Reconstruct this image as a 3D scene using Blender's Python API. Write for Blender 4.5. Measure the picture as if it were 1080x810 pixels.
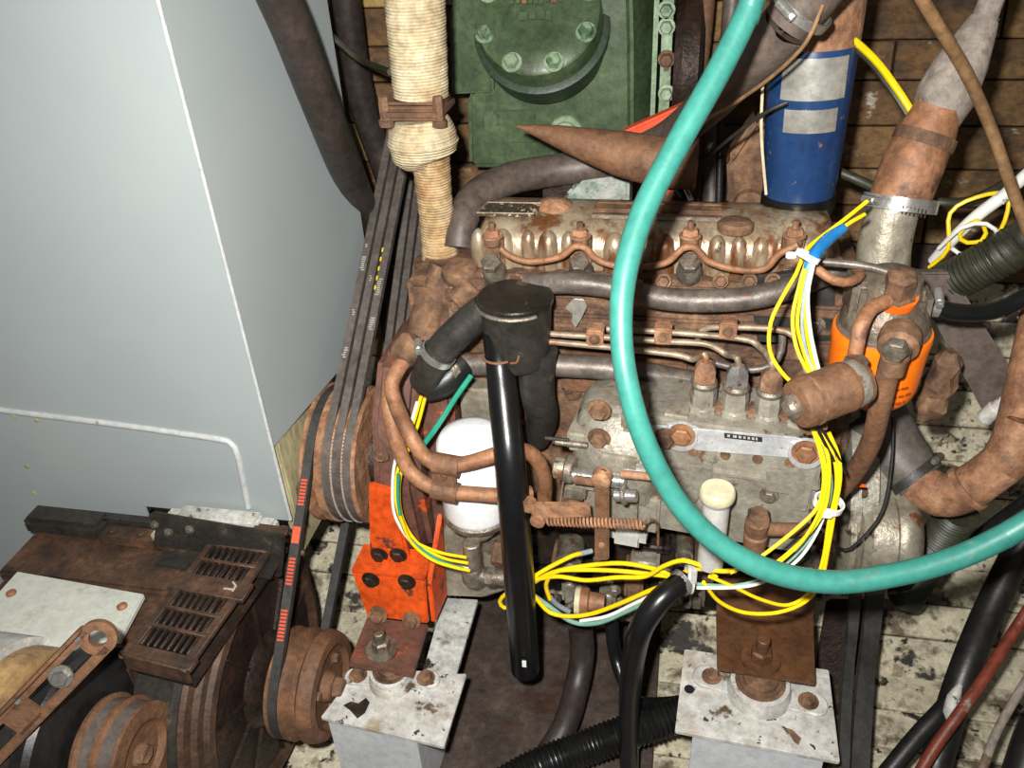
import bpy, bmesh, math, random
from mathutils import Vector as V, Matrix
random.seed(7)
for o in list(bpy.data.objects): bpy.data.objects.remove(o)
SC = bpy.context.scene
COL = SC.collection
# ------------------------------------------------------------------ camera
FPX = 900.0
TH, PS, RO = math.radians(33), math.radians(13), math.radians(3.5)
CAM = V((0.19, -0.82, 1.08))
FW = V((-math.sin(PS)*math.cos(TH), math.cos(PS)*math.cos(TH), -math.sin(TH)))
R0 = V((math.cos(PS), math.sin(PS), 0)); U0 = R0.cross(FW)
RT = R0*math.cos(RO) - U0*math.sin(RO)
UP = U0*math.cos(RO) + R0*math.sin(RO)
cd = bpy.data.cameras.new('camera'); cd.lens = FPX/1080*36; cd.sensor_width = 36; cd.clip_start = .01
cam = bpy.data.objects.new('camera', cd); COL.objects.link(cam)
m = Matrix((RT, UP, -FW)).transposed().to_4x4(); m.translation = CAM; cam.matrix_world = m
SC.camera = cam
# ------------------------------------------------------------------ light: camera flash + added dim ambient fill from the world
w = bpy.data.worlds.new('world'); SC.world = w; w.use_nodes = True
w.node_tree.nodes['Background'].inputs[0].default_value = (1.0, .95, .88, 1)
w.node_tree.nodes['Background'].inputs[1].default_value = .12
fl = bpy.data.lights.new('camera_flash', 'SPOT'); fl.energy = 86; fl.spot_size = math.radians(118); fl.spot_blend = 1.0; fl.shadow_soft_size = .014; fl.color = (1, .985, .95)
flo = bpy.data.objects.new('camera_flash', fl); COL.objects.link(flo); flo.matrix_world = Matrix.Translation(CAM - RT*.045 + UP*.05 - FW*.02) @ Matrix((RT, UP, -FW)).transposed().to_4x4()
vs = SC.view_settings; vs.view_transform = 'Standard'; vs.look = 'None'; vs.gamma = 1; vs.use_curve_mapping = False
vs.exposure = 0.0

# ------------------------------------------------------------------ pixel -> place
def ray(px, py): return FW + RT*((px-540)/FPX) - UP*((py-405)/FPX)
def P(px, py, y):
    d = ray(px, py); return CAM + d*((y-CAM.y)/d.y)
def PX(px, py, x):
    d = ray(px, py); return CAM + d*((x-CAM.x)/d.x)
def PZ(px, py, z):
    d = ray(px, py); return CAM + d*((z-CAM.z)/d.z)
def dep(p): return (p-CAM).dot(FW)
def rp(wpx, p): return wpx*.5*dep(p)/FPX          # half of a pixel width, in metres, at p
X, Y, Z = V((1, 0, 0)), V((0, 1, 0)), V((0, 0, 1))

# ------------------------------------------------------------------ materials
def lin(c):
    c = c/255; return c/12.92 if c <= .04045 else ((c+.055)/1.055)**2.4
def rgb(t): return (lin(t[0]), lin(t[1]), lin(t[2]), 1)
MATS = {}
def mat(name, cols, rough=.6, metal=0, scale=45, bump=.3, spots=None, spec=.5, weave=0, stretch=None, rvar=.15, grime=.4):
    """cols: list of (pos, rgb); spots: (rgb, scale, threshold, softness) list"""
    mt = bpy.data.materials.new(name); mt.use_nodes = True; nt = mt.node_tree; N, L = nt.nodes, nt.links
    b = N['Principled BSDF']; tc = N.new('ShaderNodeTexCoord'); oi = N.new('ShaderNodeObjectInfo')
    mul = N.new('ShaderNodeMath'); mul.operation = 'MULTIPLY'; mul.inputs[1].default_value = 7.3; L.new(oi.outputs['Random'], mul.inputs[0])
    ad = N.new('ShaderNodeVectorMath'); ad.operation = 'ADD'; L.new(tc.outputs['Object'], ad.inputs[0]); L.new(mul.outputs[0], ad.inputs[1])
    vec = ad.outputs[0]
    if stretch:
        mp = N.new('ShaderNodeVectorMath'); mp.operation = 'MULTIPLY'; mp.inputs[1].default_value = stretch; L.new(vec, mp.inputs[0]); vec = mp.outputs[0]
    def noise(sc, det=7, ro=.62):
        n = N.new('ShaderNodeTexNoise'); n.inputs['Scale'].default_value = sc; n.inputs['Detail'].default_value = det; n.inputs['Roughness'].default_value = ro
        L.new(vec, n.inputs['Vector']); return n.outputs[0]
    n1 = noise(scale)
    cr = N.new('ShaderNodeValToRGB'); L.new(n1, cr.inputs[0]); e = cr.color_ramp.elements
    if len(cols) == 1: cols = [(.3, cols[0][1]), (.7, cols[0][1])]
    e[0].position, e[0].color = cols[0][0], rgb(cols[0][1]); e[1].position, e[1].color = cols[-1][0], rgb(cols[-1][1])
    for p, c in cols[1:-1]:
        q = e.new(p); q.color = rgb(c)
    out = cr.outputs[0]; bsrc = n1
    for (c, sc, th, so) in (spots or []):
        r = N.new('ShaderNodeMapRange'); r.inputs[1].default_value = th; r.inputs[2].default_value = th+so
        L.new(noise(sc, 6, .6), r.inputs[0])
        mx = N.new('ShaderNodeMix'); mx.data_type = 'RGBA'; L.new(r.outputs[0], mx.inputs[0]); L.new(out, mx.inputs[6]); mx.inputs[7].default_value = rgb(c); out = mx.outputs[2]
    if grime:
        g1 = N.new('ShaderNodeMapRange'); g1.inputs[1].default_value = .42; g1.inputs[2].default_value = .66; g1.inputs[3].default_value = 1.08; g1.inputs[4].default_value = 1-grime; L.new(noise(105, 9, .72), g1.inputs[0])
        g2 = N.new('ShaderNodeMapRange'); g2.inputs[1].default_value = .45; g2.inputs[2].default_value = .7; g2.inputs[3].default_value = 1.0; g2.inputs[4].default_value = 1-grime*.9; L.new(noise(17, 6, .65), g2.inputs[0])
        gm = N.new('ShaderNodeMath'); gm.operation = 'MULTIPLY'; L.new(g1.outputs[0], gm.inputs[0]); L.new(g2.outputs[0], gm.inputs[1])
        vm = N.new('ShaderNodeVectorMath'); vm.operation = 'SCALE'; L.new(out, vm.inputs[0]); L.new(gm.outputs[0], vm.inputs['Scale']); out = vm.outputs[0]
    L.new(out, b.inputs['Base Color'])
    rr = N.new('ShaderNodeMapRange'); rr.inputs[3].default_value = max(.05, rough-rvar); rr.inputs[4].default_value = min(1, rough+rvar); L.new(noise(scale*2.3, 4), rr.inputs[0])
    L.new(rr.outputs[0], b.inputs['Roughness']); b.inputs['Metallic'].default_value = metal; b.inputs['Specular IOR Level'].default_value = spec
    if weave:
        wv = N.new('ShaderNodeTexWave'); wv.wave_type = 'BANDS'; wv.bands_direction = 'Z'; wv.inputs['Scale'].default_value = weave; wv.inputs['Distortion'].default_value = 1.2; wv.inputs['Detail'].default_value = 2
        L.new(tc.outputs['Object'], wv.inputs['Vector']); a2 = N.new('ShaderNodeMath'); a2.operation = 'ADD'; L.new(wv.outputs[1], a2.inputs[0]); L.new(n1, a2.inputs[1]); bsrc = a2.outputs[0]
    else:
        a2 = N.new('ShaderNodeMath'); a2.operation = 'ADD'; L.new(n1, a2.inputs[0]); L.new(noise(scale*5, 5), a2.inputs[1]); bsrc = a2.outputs[0]
    bp = N.new('ShaderNodeBump'); bp.inputs['Strength'].default_value = bump; bp.inputs['Distance'].default_value = .0025; L.new(bsrc, bp.inputs['Height']); L.new(bp.outputs[0], b.inputs['Normal'])
    MATS[name] = mt; return mt
RUSTD, RUST, RUSTL = (64, 46, 35), (114, 83, 60), (158, 122, 90)
M = {}
M['tank'] = mat('tank_paint', [(.3, (147, 154, 155)), (.7, (153, 160, 160))], .40, 0, 4, .02, [((148, 150, 147), 7, .68, .12), ((110, 100, 90), 60, .76, .03)], rvar=.04, grime=0)
M['tankline'] = mat('thick_paint', [(.3, (174, 177, 176)), (.7, (184, 186, 184))], .5, 0, 40, .2, [((150, 130, 100), 60, .66, .05)], grime=0.15)
M['flaked'] = mat('flaked_white_paint', [(.3, (192, 182, 154)), (.6, (210, 202, 176))], .75, 0, 30, .6, [((104, 92, 74), 14, .54, .08), ((56, 50, 44), 9, .60, .03), ((44, 38, 34), 32, .60, .04), ((140, 124, 98), 60, .56, .1)], grime=0.3)
M['hullbrown'] = mat('brown_timber', [(.25, (66, 48, 34)), (.5, (110, 80, 46)), (.75, (140, 106, 62))], .8, 0, 12, .7, [((176, 150, 104), 22, .60, .08), ((66, 46, 44), 11, .54, .12), ((186, 176, 162), 30, .66, .05)], stretch=(.6, 1, 1), grime=0.6)
M['hulldark'] = mat('bilge_timber', [(.3, (60, 50, 42)), (.7, (92, 78, 62))], .8, 0, 22, .6)
M['ochre'] = mat('ochre_resin', [(.3, (150, 118, 60)), (.7, (186, 160, 100))], .55, 0, 22, .4, [((90, 66, 36), 30, .6, .08)], stretch=(1, 1, .3))
M['yellowed'] = mat('yellowed_board', [(.3, (160, 150, 112)), (.7, (190, 180, 140))], .7, 0, 20, .3, [((96, 84, 62), 36, .6, .08)], stretch=(1, 1, .35))
M['tray'] = mat('brown_bilge_plate', [(.3, (58, 48, 43)), (.55, (78, 66, 58)), (.75, (98, 84, 74))], .55, 0, 26, .4, [((150, 138, 124), 95, .71, .03), ((60, 38, 28), 12, .58, .1)])
M['rust'] = mat('rusty_iron', [(.3, RUSTD), (.5, RUST), (.72, RUSTL)], .78, .1, 38, .5, [((70, 52, 44), 18, .6, .1)])
M['rustred'] = mat('brown_rust', [(.3, (86, 60, 43)), (.55, (124, 87, 60)), (.75, (152, 112, 80))], .7, .1, 34, .5, [((80, 60, 50), 14, .6, .12)])
M['rustorange'] = mat('orange_rust', [(.3, (112, 76, 54)), (.5, (158, 112, 80)), (.7, (186, 144, 110))], .75, 0, 42, .6, [((112, 84, 70), 22, .58, .1)])
M['rustdark'] = mat('dark_rusty_iron', [(.3, (30, 25, 22)), (.55, (58, 44, 36)), (.75, (92, 66, 48))], .45, .3, 34, .6)
M['block'] = mat('engine_block_iron', [(.3, (62, 46, 36)), (.5, (110, 80, 60)), (.7, (150, 118, 88))], .7, .1, 36, .8, [((150, 136, 116), 40, .64, .08), ((48, 38, 34), 22, .6, .08)])
M['alu'] = mat('dirty_aluminium', [(.3, (120, 110, 96)), (.5, (156, 148, 130)), (.7, (182, 176, 160))], .42, .45, 30, .4, [((124, 82, 54), 26, .6, .08), ((84, 72, 60), 44, .63, .06)], grime=0.22)
M['cover'] = mat('rust_streaked_aluminium', [(.3, (118, 90, 66)), (.48, (158, 138, 112)), (.68, (186, 174, 150))], .36, .4, 26, .4, [((126, 80, 50), 34, .51, .1), ((74, 58, 46), 50, .66, .05)], stretch=(1, 1, .4), grime=0.35)
M['pump'] = mat('grey_pump_casting', [(.3, (124, 118, 104)), (.55, (158, 152, 138)), (.75, (178, 172, 156))], .45, .35, 34, .5, [((120, 84, 58), 40, .62, .06), ((84, 78, 68), 28, .62, .06)], grime=0.28)
M['plate'] = mat('worn_silver_plate', [(.3, (172, 174, 176)), (.7, (200, 200, 200))], .4, .3, 40, .15, [((130, 96, 66), 70, .66, .04)], grime=0.25)
M['pipe'] = mat('grey_pipe', [(.3, (84, 74, 66)), (.55, (112, 102, 94)), (.75, (132, 120, 108))], .45, .3, 30, .25, [((112, 76, 54), 24, .6, .1)])
M['fuelpipe'] = mat('dull_steel_line', [(.3, (126, 104, 84)), (.6, (164, 146, 124)), (.8, (186, 172, 152))], .5, .35, 30, .25, [((140, 92, 60), 26, .56, .1)])
M['chrome'] = mat('bright_steel', [(.3, (170, 168, 164)), (.7, (205, 203, 198))], .28, .8, 60, .2, [((124, 92, 66), 60, .66, .06)], grime=0.25)
M['dullsteel'] = mat('dull_fitting', [(.3, (108, 98, 86)), (.7, (168, 158, 142))], .42, .6, 70, .4, [((120, 80, 52), 50, .6, .08)])
M['copper'] = mat('copper_brown_pipe', [(.3, (112, 76, 54)), (.5, (150, 104, 72)), (.75, (172, 126, 92))], .6, .15, 30, .4, [((104, 70, 54), 30, .6, .1)])
M['hose'] = mat('brown_rubber', [(.3, (78, 67, 60)), (.7, (102, 88, 79))], .5, 0, 26, .15, [((96, 68, 50), 20, .64, .1)])
M['hosedark'] = mat('dark_brown_rubber', [(.3, (44, 37, 34)), (.7, (62, 53, 48))], .45, 0, 26, .15, [((96, 64, 46), 14, .66, .1)])
M['hosegrey'] = mat('grey_rubber', [(.3, (78, 72, 66)), (.7, (104, 96, 88))], .5, 0, 26, .15)
M['blackhose'] = mat('black_rubber', [(.3, (24, 23, 23)), (.7, (38, 36, 35))], .42, 0, 30, .12)
M['blackgloss'] = mat('glossy_black', [(.3, (12, 12, 13)), (.7, (20, 20, 21))], .3, 0, 30, .05, rvar=.06, grime=0.1)
M['blackdusty'] = mat('dusty_black', [(.3, (34, 32, 29)), (.7, (56, 52, 46))], .5, 0, 40, .2, [((84, 74, 62), 40, .64, .06)])
M['lid'] = mat('worn_black_lid', [(.3, (20, 18, 17)), (.7, (40, 36, 32))], .3, 0, 26, .2, [((74, 66, 56), 24, .58, .04)])
M['belt'] = mat('belt_rubber', [(.3, (80, 72, 66)), (.7, (102, 93, 86))], .6, 0, 40, .2)
M['beltdark'] = mat('dark_belt', [(.3, (46, 44, 42)), (.7, (62, 60, 57))], .6, 0, 40, .15)
M['white'] = mat('white_enamel', [(.3, (226, 226, 226)), (.7, (236, 236, 236))], .3, 0, 40, .05, [((110, 100, 92), 130, .72, .03)], rvar=.06, grime=0.05)
M['whitedirty'] = mat('dirty_white_paint', [(.3, (172, 168, 158)), (.6, (204, 202, 196))], .55, 0, 24, .3, [((106, 84, 60), 34, .60, .06), ((60, 48, 40), 85, .63, .04), ((156, 138, 108), 15, .54, .15)], grime=0.3)
M['whiteplate'] = mat('cream_painted_plate', [(.3, (176, 178, 166)), (.7, (192, 192, 182))], .5, 0, 10, .1, [((140, 138, 120), 16, .6, .1)], grime=0.12)
M['greyfront'] = mat('pale_grey_paint', [(.3, (186, 190, 194)), (.7, (202, 204, 206))], .5, 0, 16, .1, [((120, 100, 84), 60, .7, .04)], grime=0.15)
M['flakeplate'] = mat('flaking_white_steel', [(.3, (166, 166, 158)), (.55, (196, 196, 190))], .6, 0, 24, .5, [((48, 40, 36), 34, .58, .03), ((120, 104, 86), 18, .6, .1)])
M['cream'] = mat('cream_plastic', [(.3, (196, 184, 150)), (.7, (212, 200, 166))], .45, 0, 26, .1, [((150, 124, 84), 40, .62, .08)], grime=0.2)
M['greycap'] = mat('grey_plastic', [(.3, (168, 166, 160)), (.7, (188, 186, 180))], .5, 0, 26, .1, grime=0.15)
M['orange'] = mat('orange_paint', [(.3, (222, 92, 22)), (.7, (236, 104, 24))], .35, 0, 20, .08, [((150, 70, 40), 70, .74, .04)], grime=0.2)
M['orangefilter'] = mat('orange_filter_enamel', [(.3, (240, 112, 12)), (.7, (246, 120, 16))], .32, 0, 14, .04, rvar=.05, grime=0.08)
M['orangeworn'] = mat('worn_orange_paint', [(.3, (206, 72, 20)), (.6, (226, 86, 22))], .5, 0, 22, .3, [((96, 56, 44), 26, .60, .04), ((70, 50, 46), 15, .63, .05)])
M['orangeflaked'] = mat('mostly_flaked_orange_paint', [(.3, (84, 58, 48)), (.6, (110, 70, 54))], .65, 0, 30, .4, [((200, 76, 30), 30, .63, .03)])
M['redpaint'] = mat('red_orange_paint', [(.3, (206, 66, 30)), (.7, (220, 80, 36))], .55, 0, 20, .2, grime=0.2)
M['teal'] = mat('teal_hose_rubber', [(.3, (44, 112, 101)), (.7, (56, 126, 114))], .4, 0, 12, .08, [((92, 112, 100), 40, .64, .05)], rvar=.08, grime=.15)
M['yellow'] = mat('yellow_insulation', [(.3, (226, 190, 12)), (.7, (234, 200, 20))], .35, 0, 20, .03, grime=.1)
M['wirewhite'] = mat('white_insulation', [(.3, (214, 214, 206)), (.7, (226, 226, 218))], .4, 0, 20, .03, grime=0.1)
M['wiregreen'] = mat('grey_green_insulation', [(.3, (104, 148, 128)), (.7, (126, 164, 146))], .4, 0, 20, .03, grime=0.15)
M['wiregrey'] = mat('grey_insulation', [(.3, (128, 140, 144)), (.7, (150, 160, 162))], .4, 0, 20, .03, grime=0.15)
M['wireteal'] = mat('green_insulation', [(.3, (28, 128, 104)), (.7, (40, 146, 118))], .4, 0, 20, .03, grime=0.1)
M['bluetape'] = mat('blue_tape', [(.3, (28, 110, 170)), (.7, (36, 126, 186))], .4, 0, 40, .1, grime=0.15)
M['green'] = mat('green_machine_paint', [(.3, (58, 73, 50)), (.55, (80, 97, 67)), (.75, (106, 121, 88))], .36, 0, 12, .15, [((62, 60, 50), 26, .65, .08), ((48, 66, 50), 14, .6, .1)])
M['greendk'] = mat('oily_green_paint', [(.3, (38, 54, 40)), (.7, (58, 76, 56))], .45, 0, 18, .2, [((70, 44, 30), 24, .58, .08)])
M['greenlt'] = mat('scuffed_green_paint', [(.3, (112, 136, 104)), (.7, (150, 168, 138))], .5, 0, 26, .3, [((84, 64, 46), 40, .6, .06), ((70, 96, 66), 20, .58, .06)])
M['greenflake'] = mat('flaking_green_white_paint', [(.3, (96, 122, 104)), (.45, (150, 160, 150)), (.65, (196, 194, 184))], .6, 0, 34, .6, [((70, 74, 60), 44, .58, .05)])
M['blue'] = mat('blue_enamel', [(.3, (24, 48, 86)), (.7, (32, 62, 104))], .3, 0, 14, .08, [((132, 84, 60), 36, .655, .02), ((132, 84, 60), 80, .68, .02)], rvar=.06, grime=.2)
M['foil'] = mat('silver_label', [(.3, (176, 172, 160)), (.7, (206, 204, 196))], .3, .6, 26, .08, grime=0.25)
M['wrap'] = mat('exhaust_wrap', [(.3, (168, 144, 104)), (.5, (200, 182, 146)), (.7, (218, 204, 174))], .9, 0, 34, .5, [((150, 106, 64), 13, .58, .14)], weave=95)
M['wrapdirty'] = mat('stained_exhaust_wrap', [(.3, (150, 110, 70)), (.5, (186, 156, 112)), (.7, (206, 186, 150))], .9, 0, 30, .5, [((112, 76, 48), 16, .56, .12)], weave=95)
M['putty'] = mat('grey_putty_lagging', [(.3, (132, 120, 108)), (.7, (168, 156, 146))], .8, 0, 30, .5, [((120, 92, 68), 30, .6, .1)])
M['corrugated'] = mat('corrugated_black', [(.3, (16, 16, 16)), (.7, (28, 28, 28))], .35, 0, 30, .05)
M['olive'] = mat('olive_ribbed_hose', [(.3, (40, 42, 30)), (.7, (58, 58, 42))], .5, 0, 30, .1)
M['browncable'] = mat('brown_sleeve', [(.3, (116, 84, 50)), (.7, (150, 116, 80))], .6, 0, 30, .2)
M['redpipe'] = mat('red_oxide_pipe', [(.3, (94, 40, 30)), (.6, (136, 62, 40))], .5, 0, 26, .2, [((150, 140, 130), 30, .66, .05)])
M['label'] = mat('dark_print', [(.3, (40, 34, 28)), (.7, (70, 58, 46))], .6, 0, 150, .1, [((176, 160, 130), 180, .56, .04)])
M['blackink'] = mat('black_ink', [(.3, (24, 24, 30)), (.7, (34, 34, 40))], .5, 0, 40, .02, grime=0)
M['redink'] = mat('red_print', [(.3, (196, 74, 48)), (.7, (214, 84, 52))], .6, 0, 40, .05, grime=0.2)
M['greyink'] = mat('grey_print', [(.3, (150, 146, 138)), (.7, (170, 166, 156))], .6, 0, 40, .05, grime=0.2)
M['brownink'] = mat('brown_print', [(.3, (140, 60, 14)), (.7, (150, 66, 16))], .5, 0, 40, .02, grime=0)
M['wood'] = mat('varnished_winding', [(.3, (150, 116, 74)), (.7, (184, 148, 102))], .5, 0, 30, .3, [((110, 80, 50), 40, .6, .08)])
M['glossbrown'] = mat('brown_oily_plate', [(.3, (84, 54, 34)), (.7, (112, 74, 46))], .5, .1, 18, .3, [((64, 46, 36), 24, .62, .06)])
M['genrust'] = mat('dark_brown_generator_iron', [(.3, (50, 38, 31)), (.55, (84, 60, 44)), (.75, (118, 84, 60))], .62, .15, 30, .5, [((44, 38, 34), 12, .56, .1)])
M['headgrey'] = mat('brown_grey_casting', [(.3, (92, 80, 68)), (.6, (126, 114, 98)), (.8, (156, 144, 126))], .4, .35, 32, .5, [((112, 78, 54), 30, .58, .08)])
M['zinc'] = mat('zinc_clip', [(.3, (178, 176, 170)), (.7, (210, 208, 202))], .3, .8, 60, .1, [((132, 96, 66), 50, .66, .06)], grime=0.25)

# ------------------------------------------------------------------ shape helpers: every one returns (verts, faces) in world space
def join(*gs):
    v, f = [], []
    for g in gs:
        o = len(v); v += g[0]; f += [tuple(i+o for i in q) for q in g[1]]
    return v, f
def ortho(a):
    a = a.normalized(); h = Z if abs(a.z) < .9 else X
    u = h.cross(a).normalized(); return u, a.cross(u).normalized()
def bevelled(v, f, bev, seg=2):
    bm = bmesh.new(); vs_ = [bm.verts.new(p) for p in v]
    for q in f: bm.faces.new([vs_[i] for i in q])
    bmesh.ops.recalc_face_normals(bm, faces=bm.faces)
    if bev > 0:
        es = [e for e in bm.edges if len(e.link_faces) == 2 and e.calc_face_angle(0) > .5]
        bmesh.ops.bevel(bm, geom=es, offset=bev, segments=seg, affect='EDGES', clamp_overlap=True)
    bm.verts.index_update(); r = ([v_.co.copy() for v_ in bm.verts], [tuple(v_.index for v_ in q.verts) for q in bm.faces]); bm.free(); return r
def box(c, s, ax=None, bev=.002, seg=2):
    ax = ax or (X, Y, Z); c = V(c)
    v = [c + ax[0]*(s[0]/2*i) + ax[1]*(s[1]/2*j) + ax[2]*(s[2]/2*k) for i in (-1, 1) for j in (-1, 1) for k in (-1, 1)]
    f = [(0, 1, 3, 2), (4, 6, 7, 5), (0, 4, 5, 1), (2, 3, 7, 6), (0, 2, 6, 4), (1, 5, 7, 3)]
    return bevelled(v, f, bev, seg)
def bb(x0, x1, y0, y1, z0, z1, bev=.002, seg=2): return box(((x0+x1)/2, (y0+y1)/2, (z0+z1)/2), (x1-x0, y1-y0, z1-z0), None, bev, seg)
def prism(pts, ext, bev=.001, seg=2):
    n = len(pts); ext = V(ext); v = [V(p) for p in pts] + [V(p)+ext for p in pts]
    f = [tuple(range(n)), tuple(range(2*n-1, n-1, -1))] + [(i, (i+1) % n, n+(i+1) % n, n+i) for i in range(n)]
    return bevelled(v, f, bev, seg)
def lathe(o, a, prof, n=28):
    o = V(o); a = V(a).normalized(); u, w_ = ortho(a); v, f = [], []
    for t, r in prof:
        for k in range(n):
            an = 2*math.pi*k/n; v.append(o + a*t + u*(r*math.cos(an)) + w_*(r*math.sin(an)))
    for i in range(len(prof)-1):
        for k in range(n):
            k2 = (k+1) % n; f.append((i*n+k, i*n+k2, (i+1)*n+k2, (i+1)*n+k))
    f.append(tuple(range(n-1, -1, -1))); q = (len(prof)-1)*n; f.append(tuple(range(q, q+n)))
    return v, f
def ring(o, a, ri, ro, t0, t1, n=32):
    """a flat ring / sleeve with a hole"""
    o = V(o); a = V(a).normalized(); u, w_ = ortho(a); v, f = [], []
    for t, r in ((t0, ri), (t0, ro), (t1, ro), (t1, ri)):
        for k in range(n):
            an = 2*math.pi*k/n; v.append(o + a*t + u*(r*math.cos(an)) + w_*(r*math.sin(an)))
    for i in range(4):
        j = (i+1) % 4
        for k in range(n):
            k2 = (k+1) % n; f.append((i*n+k, i*n+k2, j*n+k2, j*n+k))
    return v, f
def spline(pts, step):
    pts = [V(p) for p in pts]; out = []; n = len(pts)
    for i in range(n-1):
        p1, p2 = pts[i], pts[i+1]; p0 = pts[i-1] if i else p1*2-p2; p3 = pts[i+2] if i+2 < n else p2*2-p1
        k = max(2, int((p2-p1).length/step))
        for j in range(k):
            t = j/k
            out.append((.5*((2*p1)+(p2-p0)*t+(2*p0-5*p1+4*p2-p3)*t*t+(3*p1-p0-3*p2+p3)*t**3), i+t))
    out.append((pts[-1], n-1)); return out
def tube(pts, r, n=12, step=.008, rib=None, flat=None, smooth=True):
    """sweep; r: radius or list per point; rib=(amplitude, pitch); flat=(width, thick, upvec) for a ribbon"""
    if rib: step = rib[1]/5
    sp = spline(pts, step) if smooth else [(V(p), i) for i, p in enumerate(pts)]
    v, f = [], []; u = None; s = 0
    for i, (p, t) in enumerate(sp):
        q0 = sp[max(0, i-1)][0]; q1 = sp[min(len(sp)-1, i+1)][0]; d = (q1-q0).normalized()
        if i: s += (p-sp[i-1][0]).length
        if flat: u = flat[2] - d*flat[2].dot(d); u.normalize()
        elif u is None: u, _ = ortho(d)
        else: u = (u-d*u.dot(d)).normalized()
        w_ = d.cross(u)
        if isinstance(r, (list, tuple)):
            k = min(int(t), len(r)-2); rr = r[k]+(r[k+1]-r[k])*(t-k)
        else: rr = r
        if rib: rr += rib[0]*math.sin(2*math.pi*s/rib[1])
        if flat:
            a_, b_ = flat[0]/2, flat[1]/2
            v += [p+u*b_+w_*a_, p-u*b_+w_*a_, p-u*b_-w_*a_, p+u*b_-w_*a_]
        else:
            v += [p+u*(rr*math.cos(2*math.pi*k/n))+w_*(rr*math.sin(2*math.pi*k/n)) for k in range(n)]
    m_ = 4 if flat else n
    for i in range(len(sp)-1):
        for k in range(m_):
            k2 = (k+1) % m_; f.append((i*m_+k, i*m_+k2, (i+1)*m_+k2, (i+1)*m_+k))
    f.append(tuple(range(m_-1, -1, -1))); q = (len(sp)-1)*m_; f.append(tuple(range(q, q+m_)))
    return v, f
def cyl(a, b, r, n=20, r2=None, ch=.12):
    a, b = V(a), V(b); d = (b-a); L_ = d.length; r2 = r if r2 is None else r2; c = min(ch*min(r, r2), L_*.3)
    return lathe(a, d, [(0, r-c), (c, r), (L_-c, r2), (L_, r2-c)], n)
def hexa(o, a, r, h, washer=True):
    o = V(o); a = V(a).normalized(); g = lathe(o, a, [(0, r), (h*.8, r), (h, r*.85)], 6)
    return join(g, lathe(o-a*h*.05, a, [(0, r*1.35), (h*.22, r*1.35)], 16)) if washer else g
def loop_belt(x, w_, th, pulleys, n=20):
    """open V-belt around two pulleys in a plane of constant x: pulleys = ((y,z,r),(y,z,r))"""
    (y1, z1, r1), (y2, z2, r2) = pulleys; d = math.hypot(y2-y1, z2-z1); base = math.atan2(z2-z1, y2-y1); al = math.acos((r1-r2)/d)
    pts = []
    for k in range(n+1):
        a_ = base+al+(2*math.pi-2*al)*k/n; pts.append((y1, z1, r1, a_))
    for k in range(n+1):
        a_ = base-al+2*al*k/n; pts.append((y2, z2, r2, a_))
    v, f = [], []
    for (cy, cz, r, a_) in pts:
        for (rr, xx) in ((r, -w_/2), (r+th, -w_/2), (r+th, w_/2), (r, w_/2)):
            v.append(V((x+xx, cy+rr*math.cos(a_), cz+rr*math.sin(a_))))
    m_ = len(pts)
    for i in range(m_):
        j = (i+1) % m_
        for k in range(4): f.append((i*4+k, i*4+(k+1) % 4, j*4+(k+1) % 4, j*4+k))
    return v, f

WL = {}
def obj(name, g, m_, parent=None, smooth=38):
    vs_, fs = g; lo = V([min(p[i] for p in vs_) for i in range(3)]); hi = V([max(p[i] for p in vs_) for i in range(3)]); c = (lo+hi)/2
    me = bpy.data.meshes.new(name); me.from_pydata([tuple(p-c) for p in vs_], [], fs); me.update()
    bm = bmesh.new(); bm.from_mesh(me); bmesh.ops.recalc_face_normals(bm, faces=bm.faces); bm.to_mesh(me); bm.free()
    me.shade_smooth(); me.set_sharp_from_angle(angle=math.radians(smooth)); me.materials.append(M[m_])
    o = bpy.data.objects.new(name, me); COL.objects.link(o); WL[o.name] = c
    if parent: o.parent = parent; o.location = c - WL[parent.name]
    else: o.location = c
    return o
def tag(o, label, cat, group=None, kind=None):
    o['label'] = label; o['category'] = cat
    if group: o['group'] = group
    if kind: o['kind'] = kind
    return o
def thing(name, loc, label, cat, group=None):
    o = bpy.data.objects.new(name, None); COL.objects.link(o); o.location = loc; o.empty_display_size = .02; WL[o.name] = V(loc)
    return tag(o, label, cat, group)
def solo(name, g, m_, label, cat, group=None, smooth=38): return tag(obj(name, g, m_, None, smooth), label, cat, group)
def pts(l): return [P(a, b, y) for a, b, y in l]
def ptx(l): return [PX(a, b, x) for a, b, x in l]
def hose(l, wpx, n=12, **k):
    q = pts(l); d = sum(dep(p) for p in q)/len(q)
    r = [w_*.5*d/FPX for w_ in wpx] if isinstance(wpx, list) else wpx*.5*d/FPX
    def out(e): return 0 if 0 <= e[0] <= 1080 and 0 <= e[1] <= 810 else (.06 if e[1] > 810 else .4)
    for i, j in ((0, 1), (-1, -2)):          # hoses that leave the picture go on beyond it
        if out(l[i]):
            e = q[i]+(q[i]-q[j]).normalized()*out(l[i]); q = [e]+q if i == 0 else q+[e]
            if isinstance(r, list): r = [r[0]]+r if i == 0 else r+[r[-1]]
    return tube(q, r, n, **k)
def rough(g, k):
    return [p+V((random.uniform(-k, k), random.uniform(-k, k), random.uniform(-k, k))) for p in g[0]], g[1]
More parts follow.
